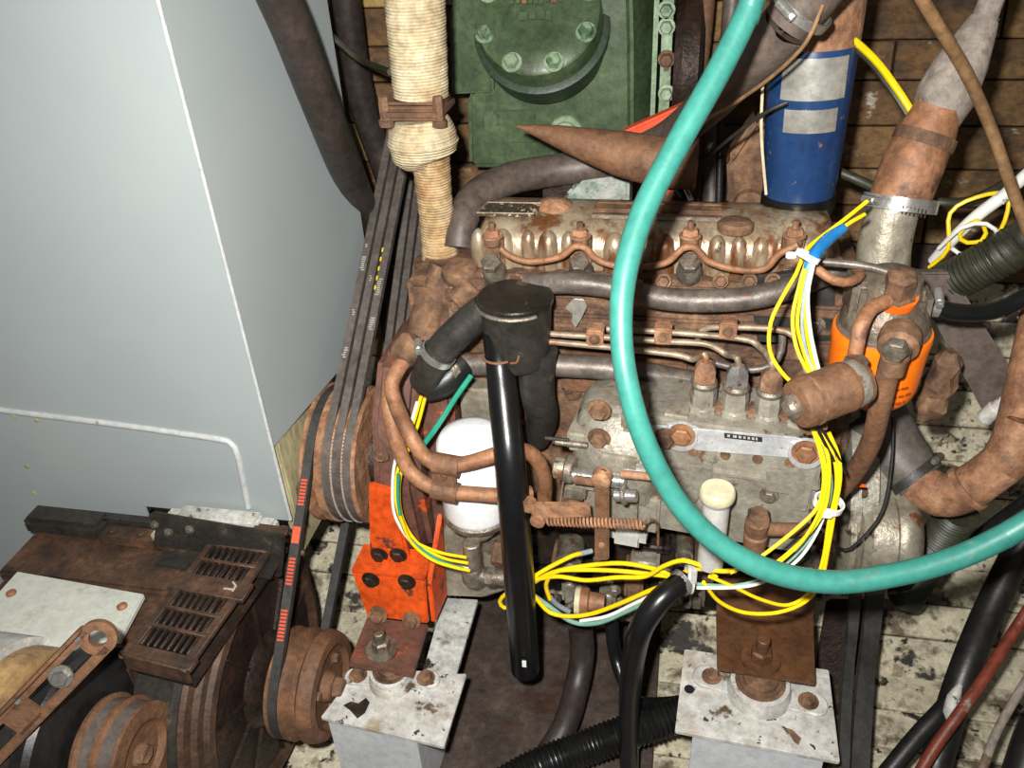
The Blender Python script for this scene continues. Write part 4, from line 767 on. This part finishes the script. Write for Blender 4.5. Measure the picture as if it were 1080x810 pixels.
# ================================================================== BLUE CANISTER
c0, c1 = P(841, 214, .115), P(852, 8, .115); bx_ = (c1-c0).normalized(); bx_ = V((bx_.x*.4, .02, bx_.z)).normalized(); br_b = rp(76, c0)
t = thing('blue_canister', c0, 'blue enamel canister with two silver labels and rust spots', 'canister')
hb = (c1-c0).length
bd = obj('body', lathe(c0, bx_, [(0, br_b*.9), (.012, br_b*.96), (.1, br_b*1.05), (hb*.93, br_b*1.12), (hb*.94, br_b*1.1)], 44), 'blue', t)
obj('base_cap', lathe(c0-bx_*.012, bx_, [(0, br_b*.6), (.002, br_b*.92), (.012, br_b*1.0), (.024, br_b*.985), (.026, br_b*.93)], 40), 'blackgloss', t)
obj('rusty_top', lathe(c0+bx_*hb*.83, bx_, [(0, br_b*1.115), (.05, br_b*1.15), (.075, br_b*1.1), (.085, br_b*.8)], 40), 'rustorange', t)
def curved(o, a, r, t0, t1, an0, an1, th=.0008, n=14):
    u = (-Y-a*(-Y).dot(a)).normalized(); w2 = a.cross(u); v, f = [], []
    for k in range(n+1):
        an = an0+(an1-an0)*k/n; d = u*math.cos(an)+w2*math.sin(an)
        v += [o+a*t0+d*r, o+a*t0+d*(r+th), o+a*t1+d*(r+th), o+a*t1+d*r]
    for k in range(n):
        for j in range(4): f.append((k*4+j, k*4+(j+1) % 4, k*4+4+(j+1) % 4, k*4+4+j))
    f += [(0, 1, 2, 3), tuple(n*4+i for i in (3, 2, 1, 0))]; return v, f
obj('silver_label', curved(c0, bx_, br_b*1.105, hb*.60, hb*.80, -.75, .75), 'foil', t)
obj('silver_label', curved(c0, bx_, br_b*1.085, hb*.44, hb*.555, -.62, .62), 'foil', t)
obj('side_strip', tube(pts([(805, 75, .08), (803, 140, .08), (808, 205, .085)]), .0016, 6), 'cream', t)
solo('thin_cable', hose([(868, 5, -.03), (850, 45, -.03), (815, 80, -.01), (770, 112, .03), (740, 132, .08), (715, 180, .12)], 4, 8), 'browncable', 'thin dull cable hanging in front of the blue canister and thick hose', 'cable')
solo('thin_cable', hose([(830, 108, .055), (805, 120, .06), (775, 142, .09), (745, 165, .12), (715, 178, .14)], 4, 8), 'blackdusty', 'thin wire looping off the lower silver label to the left', 'cable')
solo('earth_wire', hose([(858, 12, .08), (890, 34, .09), (922, 62, .10), (945, 92, .10), (962, 118, .09)], 8, 8), 'yellow', 'yellow and green wire arching from blue canister to the copper coupling', 'wire')
solo('earth_wire', hose([(861, 18, .083), (888, 39, .094), (918, 66, .104), (940, 95, .104), (957, 121, .094)], 6, 8), 'olive', 'dark green wire running beside the yellow arching wire', 'wire')

# ================================================================== UPPER RIGHT: COPPER COUPLING AND PUTTY PIPE
t = thing('riser_pipe', P(935, 280, .03), 'copper brown coupling pipe with hose clamp and grey lagged top', 'pipe')
obj('lagged_pipe', hose([(1055, -25, .10), (1038, 20, .10), (1015, 65, .09), (998, 100, .08), (986, 128, .07)], [24, 30, 54, 62, 50], 22), 'putty', t)
obj('copper_sleeve', hose([(990, 112, .07), (978, 140, .065), (962, 175, .055), (948, 212, .045)], [46, 58, 64, 62], 26), 'copper', t)
pS = P(975, 147, .063); obj('band', ring(pS, P(978, 140, .065)-P(962, 175, .055), rp(58, pS), rp(64, pS), -.006, .006, 30), 'rust', t)
obj('lower_tube', hose([(946, 208, .045), (938, 235, .04), (932, 262, .035), (930, 290, .03)], [50, 52, 54, 56], 24), 'alu', t)
pA = P(949, 214, .045); dA = P(978, 140, .065)-P(948, 212, .045); b_, s_ = clip(pA, V((dA.x*.4, dA.y, dA.z)), rp(70, pA), .013, (-1, -.6, .1))
cbn = obj('clamp_band', b_, 'zinc', t); obj('clamp_screw', s_, 'chrome', t)
for k in range(7): 
    q = P(952+k*4.0, 222-k*.2, .0); q = P(952+k*4, 221+k*.8, .045-rp(70, pA)-.001); obj('band_slot', box(q, (.0012, .001, .008), None, 0), 'blackdusty', cbn)
solo('brown_cable', hose([(955, -30, -.02), (985, 20, .0), (1018, 75, .02), (1045, 135, .03), (1066, 195, .03), (1090, 260, .03)], 13, 12), 'browncable', 'brown sleeved cable hanging down the upper right corner', 'cable')
solo('black_cable', hose([(872, 176, .18), (905, 190, .17), (940, 205, .15), (985, 213, .13), (1020, 213, .13), (1050, 200, .14), (1085, 180, .16)], 11, 10), 'olive', 'black green cable sagging behind the copper coupling', 'cable')
solo('white_cable', hose([(1085, 182, .10), (1060, 205, .09), (1030, 228, .09), (1005, 252, .10), (985, 275, .12)], 13, 12), 'wirewhite', 'thick white cable in the upper right beside yellow loops', 'cable')
solo('yellow_loop', hose([(980, 282, .10), (1000, 262, .09), (1002, 225, .10), (1030, 208, .10), (1062, 205, .10), (1060, 232, .09), (1048, 250, .08), (1020, 256, .08), (1012, 246, .08), (1030, 232, .08), (1040, 246, .08), (1028, 262, .08)], 4.5, 8), 'yellow', 'thin yellow wire coiled beside the thick white cable', 'wire')
solo('white_loop', hose([(990, 262, .09), (1015, 240, .07), (1040, 236, .07), (1054, 250, .07), (1040, 264, .07), (1018, 270, .08), (1004, 262, .08)], 4.5, 8), 'wirewhite', 'thin white wire coiled below the thick white cable', 'wire')
solo('ribbed_hose', hose([(1100, 240, .06), (1060, 266, .06), (1020, 288, .07), (985, 305, .09)], 44, 24, rib=(.0012, .0045)), 'olive', 'dark olive ribbed hose entering from the right edge', 'hose')
t = thing('fuel_hose', P(990, 325, -.05), 'smooth black hose leaving the filter head towards the right edge', 'hose')
obj('tube', hose([(975, 318, -.06), (1000, 328, -.06), (1035, 330, -.05), (1065, 322, -.04), (1095, 306, -.03)], 19, 16), 'blackgloss', t)
pA = P(984, 323, -.061); b_, s_ = clip(pA, X*.9+Z*-.1, rp(20, pA), .010, (0, -.4, 1)); obj('clip_band', b_, 'zinc', t); obj('clip_screw', s_, 'zinc', t)
obj('spigot', hose([(952, 310, -.06), (965, 314, -.06), (980, 321, -.06)], 15, 14), 'rust', t)
t = thing('stay_bar', P(1020, 380, .05), 'wide dark brown flat stay bar slanting down to the right pipe elbow', 'bar')
obj('bar', prism([P(958, 288, .06), P(1004, 288, .06), P(1085, 420, .03), P(1085, 480, .02), P(1040, 440, .03)], (0, .012, 0), .002), 'hose', t)
pq = P(1052, 432, .02); obj('white_plug', lathe(pq-V((.01, 0, .012)), V((.35, -.2, .9)), [(0, .009), (.018, .009), (.02, .007), (.025, .0065), (.031, .0055), (.033, .003)], 16), 'whitedirty', t)
obj('bolt', hexa(P(990, 330, .045), -Y, .006, .006), 'dullsteel', t)

# ================================================================== ORANGE FILTER, HEAD AND SOLENOID
c = P(930, 350, -.085); r = rp(98, c); zb_ = P(926, 440, -.085-r*.9).z
t = thing('fuel_filter', V((c.x, c.y, zb_)), 'bright orange spin on fuel filter under a grey filter head', 'filter')
H = c.z-zb_
can = obj('canister', lathe(V((c.x, c.y, zb_)), Z, [(0, r*.55), (.003, r*.80), (.010, r*.91), (.02, r*.95), (H*.9, r*1.01), (H, r*1.03), (H+.004, r*1.01), (H+.004, r*.8)], 48), 'orangefilter', t, 50)
obj('seal', lathe(V((c.x, c.y, c.z+.003)), Z, [(0, r*.95), (.004, r*.96), (.006, r*.9)], 40), 'dullsteel', t)
hd_ = obj('filter_head', join(lathe(V((c.x, c.y, c.z+.008)), Z, [(0, r*.90), (.010, r*.90), (.018, r*.82), (.028, r*.66), (.05, r*.58), (.054, r*.4)], 36), box(V((c.x-.026, c.y+.005, c.z+.035)), (.018, .05, .045), None, .006, 3), box(V((c.x+.022, c.y+.005, c.z+.03)), (.026, .045, .036), None, .008, 3)), 'headgrey', t)
for row_, (py, l) in enumerate(((411, ((942, 948), (950, 958))), (419, ((939, 945), (947, 953), (955, 961))), (426, ((938, 942), (944, 950), (952, 954))))):
    for a, b in l:
        an0 = math.asin(max(-1, min(1, (P(a, py, c.y-r*.9).x-c.x)/r))); an1 = math.asin(max(-1, min(1, (P(b, py, c.y-r*.9).x-c.x)/r))); zz = P(a, py, c.y-r*.9).z
        obj('print_line', curved(V((c.x, c.y, zz)), Z, r*.995, 0, .0022, an0, an1, .0008, 4), 'brownink', can)
obj('orange_nut', lathe(P(943, 318, -.10), V((0, -.3, 1)), [(0, .016), (.010, .017), (.012, .014), (.03, .013), (.032, .010)], 6), 'rust', hd_)
obj('orange_ring', ring(P(943, 318, -.10), V((0, -.3, 1)), .0125, .0185, .002, .009, 20), 'orange', hd_)
obj('banjo_body', lathe(P(950, 352, -.12), V((-.25, -.95, -.15)), [(0, .017), (.012, .018), (.02, .017), (.024, .012), (.034, .011), (.036, .009)], 24), 'rust', hd_)
obj('banjo_bolt', lathe(P(945, 366, -.153), V((-.25, -.95, -.15)), [(0, .0108), (.008, .0108), (.010, .009)], 6), 'dullsteel', hd_)
solo('bent_pipe', hose([(935, 318, -.115), (918, 326, -.13), (908, 345, -.145), (903, 368, -.15), (900, 384, -.15)], 16, 14), 'copper', 'short bent copper pipe above the rusty solenoid', 'pipe')
t = thing('rusty_fuel_pipe', P(920, 450, -.14), 'rusty pipe dropping from the filter banjo past the orange filter', 'pipe')
obj('tube', hose([(944, 370, -.15), (936, 395, -.15), (928, 430, -.145), (918, 468, -.13), (900, 500, -.11), (876, 528, -.09), (868, 545, -.07)], 21, 16), 'rustred', t)
obj('ferrule', hose([(943, 378, -.15), (939, 392, -.15)], 28, 16), 'rust', t)
solo('fuel_line', hose([(850, 272, -.10), (862, 284, -.12), (880, 296, -.125), (897, 297, -.12), (908, 290, -.10), (900, 282, -.07)], 10, 12), 'copper', 'bent copper fuel line below the blue tape', 'pipe')
solo('fuel_line', hose([(862, 276, -.08), (890, 278, -.085), (920, 282, -.09), (944, 290, -.095)], 9, 12), 'pipe', 'straight grey fuel line from the blue tape to the filter head', 'pipe')
# solenoid cylinder
s0, s1 = P(838, 428, -.205), P(912, 400, -.17); sa_ = (s1-s0).normalized(); sr = rp(58, s0)*.95; sl = (s1-s0).length
t = thing('stop_solenoid', (s0+s1)/2-Z*.03, 'rusty cylindrical stop solenoid in front of the orange filter', 'solenoid')
sb = obj('case', lathe(s0, sa_, [(0, sr*.7), (.002, sr*.92), (.006, sr), (sl*.62, sr), (sl*.66, sr*1.02), (sl*.72, sr*1.02), (sl*.75, sr*.97), (sl*.95, sr*.9), (sl, sr*.6)], 36), 'rustred', t)
obj('rolled_edge', ring(s0, sa_, sr*.97, sr*1.03, .014, .017, 36), 'rust', sb)
obj('front_end', lathe(s0+sa_*sl*.76, sa_, [(0, sr*.98), (sl*.12, sr*.96), (sl*.22, sr*.7), (sl*.24, sr*.3)], 32), 'pump', t)
obj('end_boss', lathe(s0, -sa_, [(0, sr*.5), (.003, sr*.5), (.005, sr*.36), (.008, sr*.3), (.009, sr*.15)], 24), 'dullsteel', t)
obj('top_union', lathe(P(901, 392, -.165), Z, [(-.012, .011), (0, .0125), (.004, .0125), (.006, .010), (.012, .010)], 18), 'dullsteel', t)
obj('support_bracket', join(prism([P(a, b, -.17) for a, b in ((838, 446), (876, 440), (872, 458), (848, 462))], (0, .03, 0), .003)), 'rust', t)
solo('rust_lump', rough(lathe(P(985, 405, -.02)-Z*.045, V((.1, 0, 1)), [(0, .004), (.006, .012), (.02, .017), (.034, .013), (.045, .016), (.06, .012), (.075, .014), (.085, .006)], 14), .0022), 'rust', 'flaking rusty lump right of the orange filter', 'casting')
solo('dark_backing', prism(gq(((788, 296), (880, 282), (882, 360), (800, 366)), -.0), (0, .012, 0), .002), 'blackdusty', 'dark metal plate behind the yellow wires left of the orange filter', 'plate')
solo('backing_bolt', hexa(P(858, 344, -.001), -Y, .009, .006), 'dullsteel', 'small pale bolt head on the dark plate left of the orange filter', 'bolt')
# ------------------------------------------------------------------ right pipe elbow
t = thing('pipe_elbow', P(1010, 520, -.02), 'orange brown rusted pipe elbow at the right edge', 'pipe')
obj('lower_bend', hose([(962, 508, .0), (976, 514, -.01), (992, 522, -.02), (1015, 518, -.03), (1040, 502, -.03), (1066, 482, -.025), (1078, 472, -.022)], [44, 46, 48, 46, 44, 44, 44], 24), 'rustorange', t)
obj('upper_bend', hose([(1055, 492, -.028), (1072, 470, -.022), (1084, 440, -.015), (1092, 405, .0)], [46, 52, 56, 56], 24), 'rustorange', t)
pE = P(1010, 520, -.028); obj('bead', ring(P(1020, 515, -.03), P(1040, 502, -.03)-P(1010, 520, -.03), rp(45, pE), rp(52, pE), -.003, .004, 28), 'rustorange', t)
t = thing('rubber_coupling', P(955, 490, .02), 'dark grey rubber coupling with clip joining the rusted elbow', 'hose')
obj('sleeve', hose([(918, 432, .05), (932, 460, .04), (950, 488, .02), (968, 508, .005)], [66, 68, 66, 60], 26), 'hosegrey', t)
pE = P(962, 502, .01); b_, s_ = clip(pE, P(968, 508, .005)-P(950, 488, .02), rp(64, pE), .010, (.5, -.2, 1)); obj('clip_band', b_, 'blackdusty', t); obj('clip_screw', s_, 'dullsteel', t)
solo('corrugated_hose', hose([(1012, 540, .02), (995, 565, .03), (975, 595, .04), (955, 630, .05)], 38, 22, rib=(.0012, .005)), 'olive', 'short corrugated olive hose below the rusted elbow', 'hose')
solo('thin_lead', hose([(942, 440, -.02), (940, 490, -.05), (930, 540, -.08), (905, 572, -.1), (890, 580, -.1), (876, 568, -.11)], 3.2, 6), 'blackhose', 'thin black lead drooping across the starter motor', 'wire')

# ================================================================== TEAL HOSE IN THE FOREGROUND
tl_ = [(806, -40, -.12), (790, 10, -.13), (758, 75, -.15), (716, 150, -.18), (680, 220, -.21), (660, 285, -.24), (655, 345, -.265), (662, 405, -.285), (682, 470, -.30), (715, 530, -.31), (760, 575, -.315), (815, 603, -.315), (880, 614, -.31), (950, 605, -.30), (1010, 588, -.29), (1060, 565, -.28), (1110, 536, -.27)]
solo('water_hose', hose(tl_, [26, 26, 27, 27, 27, 26, 24, 24, 24, 24, 25, 26, 26, 26, 26, 26, 26], 20), 'teal', 'teal rubber hose looping in a wide arc across the whole engine', 'hose')

# ================================================================== WIRING LOOMS
WSC = .78
def loom(name, loc, label, wires, extra=()):
    t = thing(name, loc, label, 'wiring')
    for l, mt, w_ in wires: obj('wire', hose(l, w_*WSC, 8, step=.006), mt, t)
    return t
def yy(l, y): return [(a, b, y) if not isinstance(y, tuple) else (a, b, y[0]+(y[1]-y[0])*i/(len(l)-1)) for i, (a, b) in enumerate(l)]
t = loom('wiring_loom', P(850, 300, -.14), 'yellow white and grey wires with blue tape hanging left of the orange filter', [
    (yy([(915, 212), (890, 232), (866, 250), (850, 264), (840, 288), (826, 312), (813, 340), (812, 370), (824, 392), (840, 408)], (-.06, -.17)), 'yellow', 5.5),
    (yy([(912, 226), (892, 238), (868, 258), (852, 274), (842, 306), (836, 336), (840, 366), (850, 388), (860, 402)], (-.07, -.17)), 'yellow', 5.5),
    (yy([(852, 274), (845, 310), (841, 342), (848, 372), (858, 398)], (-.135, -.17)), 'yellow', 5),
    (yy([(855, 276), (848, 312), (846, 345), (852, 376), (862, 400)], (-.14, -.17)), 'wiregrey', 5),
    (yy([(857, 276), (851, 310), (850, 345), (856, 376), (864, 398)], (-.14, -.172)), 'yellow', 4.5),
    (yy([(858, 278), (852, 310), (854, 345), (860, 376), (866, 398)], (-.142, -.175)), 'wirewhite', 5.5)])
obj('blue_tape', hose([(889, 241, -.085), (876, 250, -.10), (864, 262, -.12), (856, 274, -.135), (851, 284, -.14)], [11, 14, 14, 12, 8], 12), 'bluetape', t)
pT = P(852, 270, -.135); obj('cable_tie', join(ring(pT, V((.4, .2, .8)), .009, .0108, -.0025, .0025, 20), box(pT+V((-.014, -.004, .002)), (.008, .005, .005), None, .001)), 'wirewhite', t)
WSC = .72
lw1 = loom('wiring_loom', P(860, 560, -.17), 'yellow loom curving from the solenoid down around the pump right side', [
    (yy([(857, 452), (866, 480), (869, 508), (862, 535), (842, 556), (815, 578), (792, 594), (770, 604)], (-.17, -.24)), 'yellow', 6),
    (yy([(862, 455), (873, 480), (874, 512), (868, 540), (850, 566), (826, 588), (806, 602)], (-.17, -.24)), 'yellow', 6),
    (yy([(860, 455), (870, 490), (870, 520), (862, 545), (845, 572), (820, 595)], (-.172, -.24)), 'yellow', 5),
    (yy([(874, 456), (884, 480), (886, 505), (880, 540), (874, 575), (866, 612), (850, 634), (820, 646), (785, 646), (758, 634), (742, 614)], (-.17, -.24)), 'yellow', 6),
    (yy([(868, 456), (880, 484), (882, 515), (874, 552), (868, 590), (856, 622), (832, 638), (802, 632), (772, 618), (748, 608)], (-.17, -.24)), 'yellow', 5.5),
    (yy([(866, 470), (876, 500), (874, 530), (862, 555), (846, 578), (822, 600), (800, 612), (770, 618), (735, 616)], (-.168, -.24)), 'wiregreen', 5.5),
    (yy([(864, 475), (872, 510), (870, 540), (858, 568), (842, 590), (818, 608), (795, 617), (768, 620), (735, 620)], (-.172, -.245)), 'wirewhite', 5),
    (yy([(862, 452), (874, 476), (884, 496), (878, 520), (874, 550), (880, 580)], (-.178, -.18)), 'blackhose', 5),
    (yy([(866, 452), (882, 478), (892, 500)], (-.178, -.18)), 'blackhose', 4)])
pT = P(874, 531, -.19); obj('cable_tie', join(ring(pT, V((.2, 0, 1)), .012, .0138, -.003, .003, 20), box(pT+V((-.003, -.014, 0)), (.009, .006, .008), None, .001)), 'wirewhite', lw1)
WSC = .8
lw2 = loom('wiring_loom', P(650, 620, -.15), 'tangle of yellow and green wires below the pump lever and spring', [
    (yy([(560, 610), (580, 598), (604, 586), (612, 584)], (-.13, -.11)), 'yellow', 6),
    (yy([(608, 585), (624, 581)], (-.112, -.10)), 'wiregrey', 7),
    (yy([(560, 616), (582, 604), (615, 597), (655, 594), (690, 600), (712, 609)], (-.13, -.14)), 'yellow', 6),
    (yy([(580, 632), (576, 616), (586, 603), (610, 601), (650, 602), (690, 606), (714, 609)], (-.13, -.14)), 'yellow', 6),
    (yy([(560, 612), (588, 608), (618, 612), (650, 609), (680, 608), (700, 597), (720, 591), (738, 596), (756, 602), (776, 602)], (-.13, -.17)), 'yellow', 6),
    (yy([(580, 630), (588, 638), (600, 645)], (-.125, -.115)), 'wiregrey', 7),
    (yy([(560, 624), (568, 634), (580, 646), (600, 650), (625, 647), (655, 636), (685, 623), (705, 616)], (-.14, -.15)), 'yellow', 6),
    (yy([(560, 626), (580, 640), (604, 656), (630, 657), (660, 645), (690, 630), (708, 618)], (-.135, -.148)), 'wiregreen', 6.5),
    (yy([(612, 655), (640, 650), (668, 637), (695, 624)], (-.14, -.148)), 'wirewhite', 5),
    (yy([(545, 622), (534, 626), (527, 634), (532, 641), (544, 638), (556, 632)], (-.105, -.11)), 'yellow', 5.5),
    (yy([(712, 607), (730, 601), (745, 601), (756, 609)], (-.142, -.15)), 'yellow', 5.5)])
pT = P(727, 610, -.145); obj('cable_tie', join(ring(pT, V((1, .1, -.1)), .014, .0165, -.004, .004, 20), box(pT+V((.004, -.014, .018)), (.006, .004, .02), None, .001)), 'greycap', lw2)
lw3 = loom('wiring_loom', P(425, 560, -.12), 'small loom of yellow white and green wires beside the orange bracket', [
    (yy([(444, 418), (436, 446), (424, 480), (417, 510), (420, 540), (434, 568), (462, 582), (492, 588)], (-.085, -.13)), 'yellow', 4.5),
    (yy([(448, 420), (440, 450), (428, 482), (421, 512), (424, 545), (440, 572), (466, 588), (494, 594)], (-.085, -.13)), 'yellow', 4.5),
    (yy([(440, 424), (432, 450), (418, 482), (414, 512), (417, 545), (436, 574), (462, 592), (494, 600)], (-.09, -.135)), 'wirewhite', 4.5),
    (yy([(420, 500), (420, 530), (428, 562), (448, 582), (470, 594), (492, 600)], (-.12, -.135)), 'wireteal', 4.5),
    (yy([(422, 545), (434, 572), (455, 590), (478, 598), (496, 602)], (-.13, -.14)), 'yellow', 4.5)])
solo('green_wire', hose([(497, 396, -.05), (480, 420, -.07), (462, 448, -.09), (446, 470, -.10)], 6, 8), 'wireteal', 'single green wire slanting down above the white filter', 'wire')
# ================================================================== BELOW THE ENGINE
t = thing('battery_cable', P(690, 650, -.16), 'thick glossy black cable dropping from the loom tie to the bilge', 'cable')
obj('sleeve', hose([(722, 612, -.15), (708, 622, -.165), (690, 640, -.18), (674, 668, -.19), (666, 710, -.19), (663, 760, -.19), (664, 830, -.2)], [22, 24, 25, 25, 24, 22, 22], 16), 'blackgloss', t)
obj('collar', ring(P(719, 614, -.152), P(722, 612, -.15)-P(700, 630, -.17), .0125, .0145, -.004, .004, 20), 'zinc', t)
solo('drain_hose', hose([(612, 660, -.06), (614, 690, -.07), (608, 725, -.10), (596, 765, -.15), (575, 800, -.19), (555, 830, -.23)], 27, 16), 'hosedark', 'brown drain hose curving down under the engine to the bilge', 'hose')
solo('sump_hose', hose([(645, 650, -.09), (646, 672, -.10), (650, 695, -.11), (658, 718, -.13), (672, 740, -.14), (700, 742, -.12), (730, 738, -.1)], 14, 14), 'blackgloss', 'thin glossy black hose hanging beside the thick black cable', 'hose')
solo('bilge_hose', hose([(500, 848, -.275), (560, 812, -.225), (620, 788, -.19), (680, 766, -.165), (740, 745, -.13)], 36, 22, rib=(.0012, .006)), 'corrugated', 'black corrugated bilge hose crossing the bottom edge', 'hose')
t = thing('pressure_sender', P(612, 640, -.07), 'round sender with a cream disc among the yellow wires', 'sender')
obj('disc', lathe(P(607, 633, -.09), X, [(0, .017), (.006, .0175), (.007, .016)], 26), 'cream', t); obj('body', lathe(P(612, 633, -.09), X, [(0, .016), (.010, .0165), (.012, .012), (.03, .011)], 24), 'copper', t)
obj('terminal', cyl(P(598, 640, -.09), P(607, 636, -.09), .004, 10), 'dullsteel', t)
for l, w_, lab in (([(903, 618, -.02), (899, 660, -.03), (893, 720, -.10), (888, 830, -.2)], .013, 'narrow dark grey strap hanging right of the rear mount'), ([(924, 612, .0), (919, 660, -.01), (912, 720, -.08), (905, 830, -.18)], .022, 'broad dark grey strap hanging right of the rear mount')):
    solo('hanging_strap', tube(pts(l), 1, 4, .02, flat=(w_, .007, V((.15, -.9, .3)))), 'beltdark', lab, 'strap')
# lower right hoses
for l, w_, mt, lab in (
    ([(1110, 520, .10), (1075, 580, .06), (1045, 640, .01), (1020, 700, -.05), (1000, 760, -.10), (978, 840, -.17)], 31, 'blackhose', 'thickest black hose slanting down the lower right corner'),
    ([(1090, 520, .10), (1050, 550, .12), (1020, 575, .14), (985, 612, .16)], 11, 'blackhose', 'thin black hose behind the teal hose at right'),
    ([(1034, 700, -.02), (1000, 742, -.09), (965, 780, -.13), (920, 835, -.18)], 19, 'blackhose', 'black hose branching left at the bottom right'),
    ([(1100, 620, .0), (1070, 665, -.04), (1040, 712, -.09), (1012, 752, -.13), (985, 790, -.16), (955, 840, -.2)], 12, 'redpipe', 'red oxide pipe beside the black hoses in the lower right corner'),
    ([(1100, 690, -.06), (1075, 730, -.10), (1050, 775, -.14), (1030, 830, -.19)], 9, 'putty', 'thin grey pipe nearest the lower right corner'),
    ([(1120, 730, -.1), (1095, 770, -.13), (1075, 830, -.18)], 40, 'blackhose', 'dark hose cut off by the lower right corner')):
    solo('black_hose' if mt == 'blackhose' else 'thin_pipe', hose(l, w_, 16), mt, lab, 'hose' if mt == 'blackhose' else 'pipe')
solo('white_paint_blob', tube(pts([(1013, 722, -.092), (1006, 736, -.103), (1003, 752, -.115), (1002, 762, -.12)]), [.003, .008, .009, .003], 10), 'whitedirty', 'white paint blob on the black hoses in the lower right corner', 'paint')
solo('hull_shade_slab', prism([PZ(870, 640, .10), PZ(930, 640, .14), PZ(915, 690, .10), PZ(880, 760, .06), PZ(850, 760, .06)], (0, 0, .02), .003), 'rustdark', 'dark brown slab standing for hull and shadow between rear mount and white planks', 'timber')  # brown hull partly in shadow here; the shade is put into the dark colour
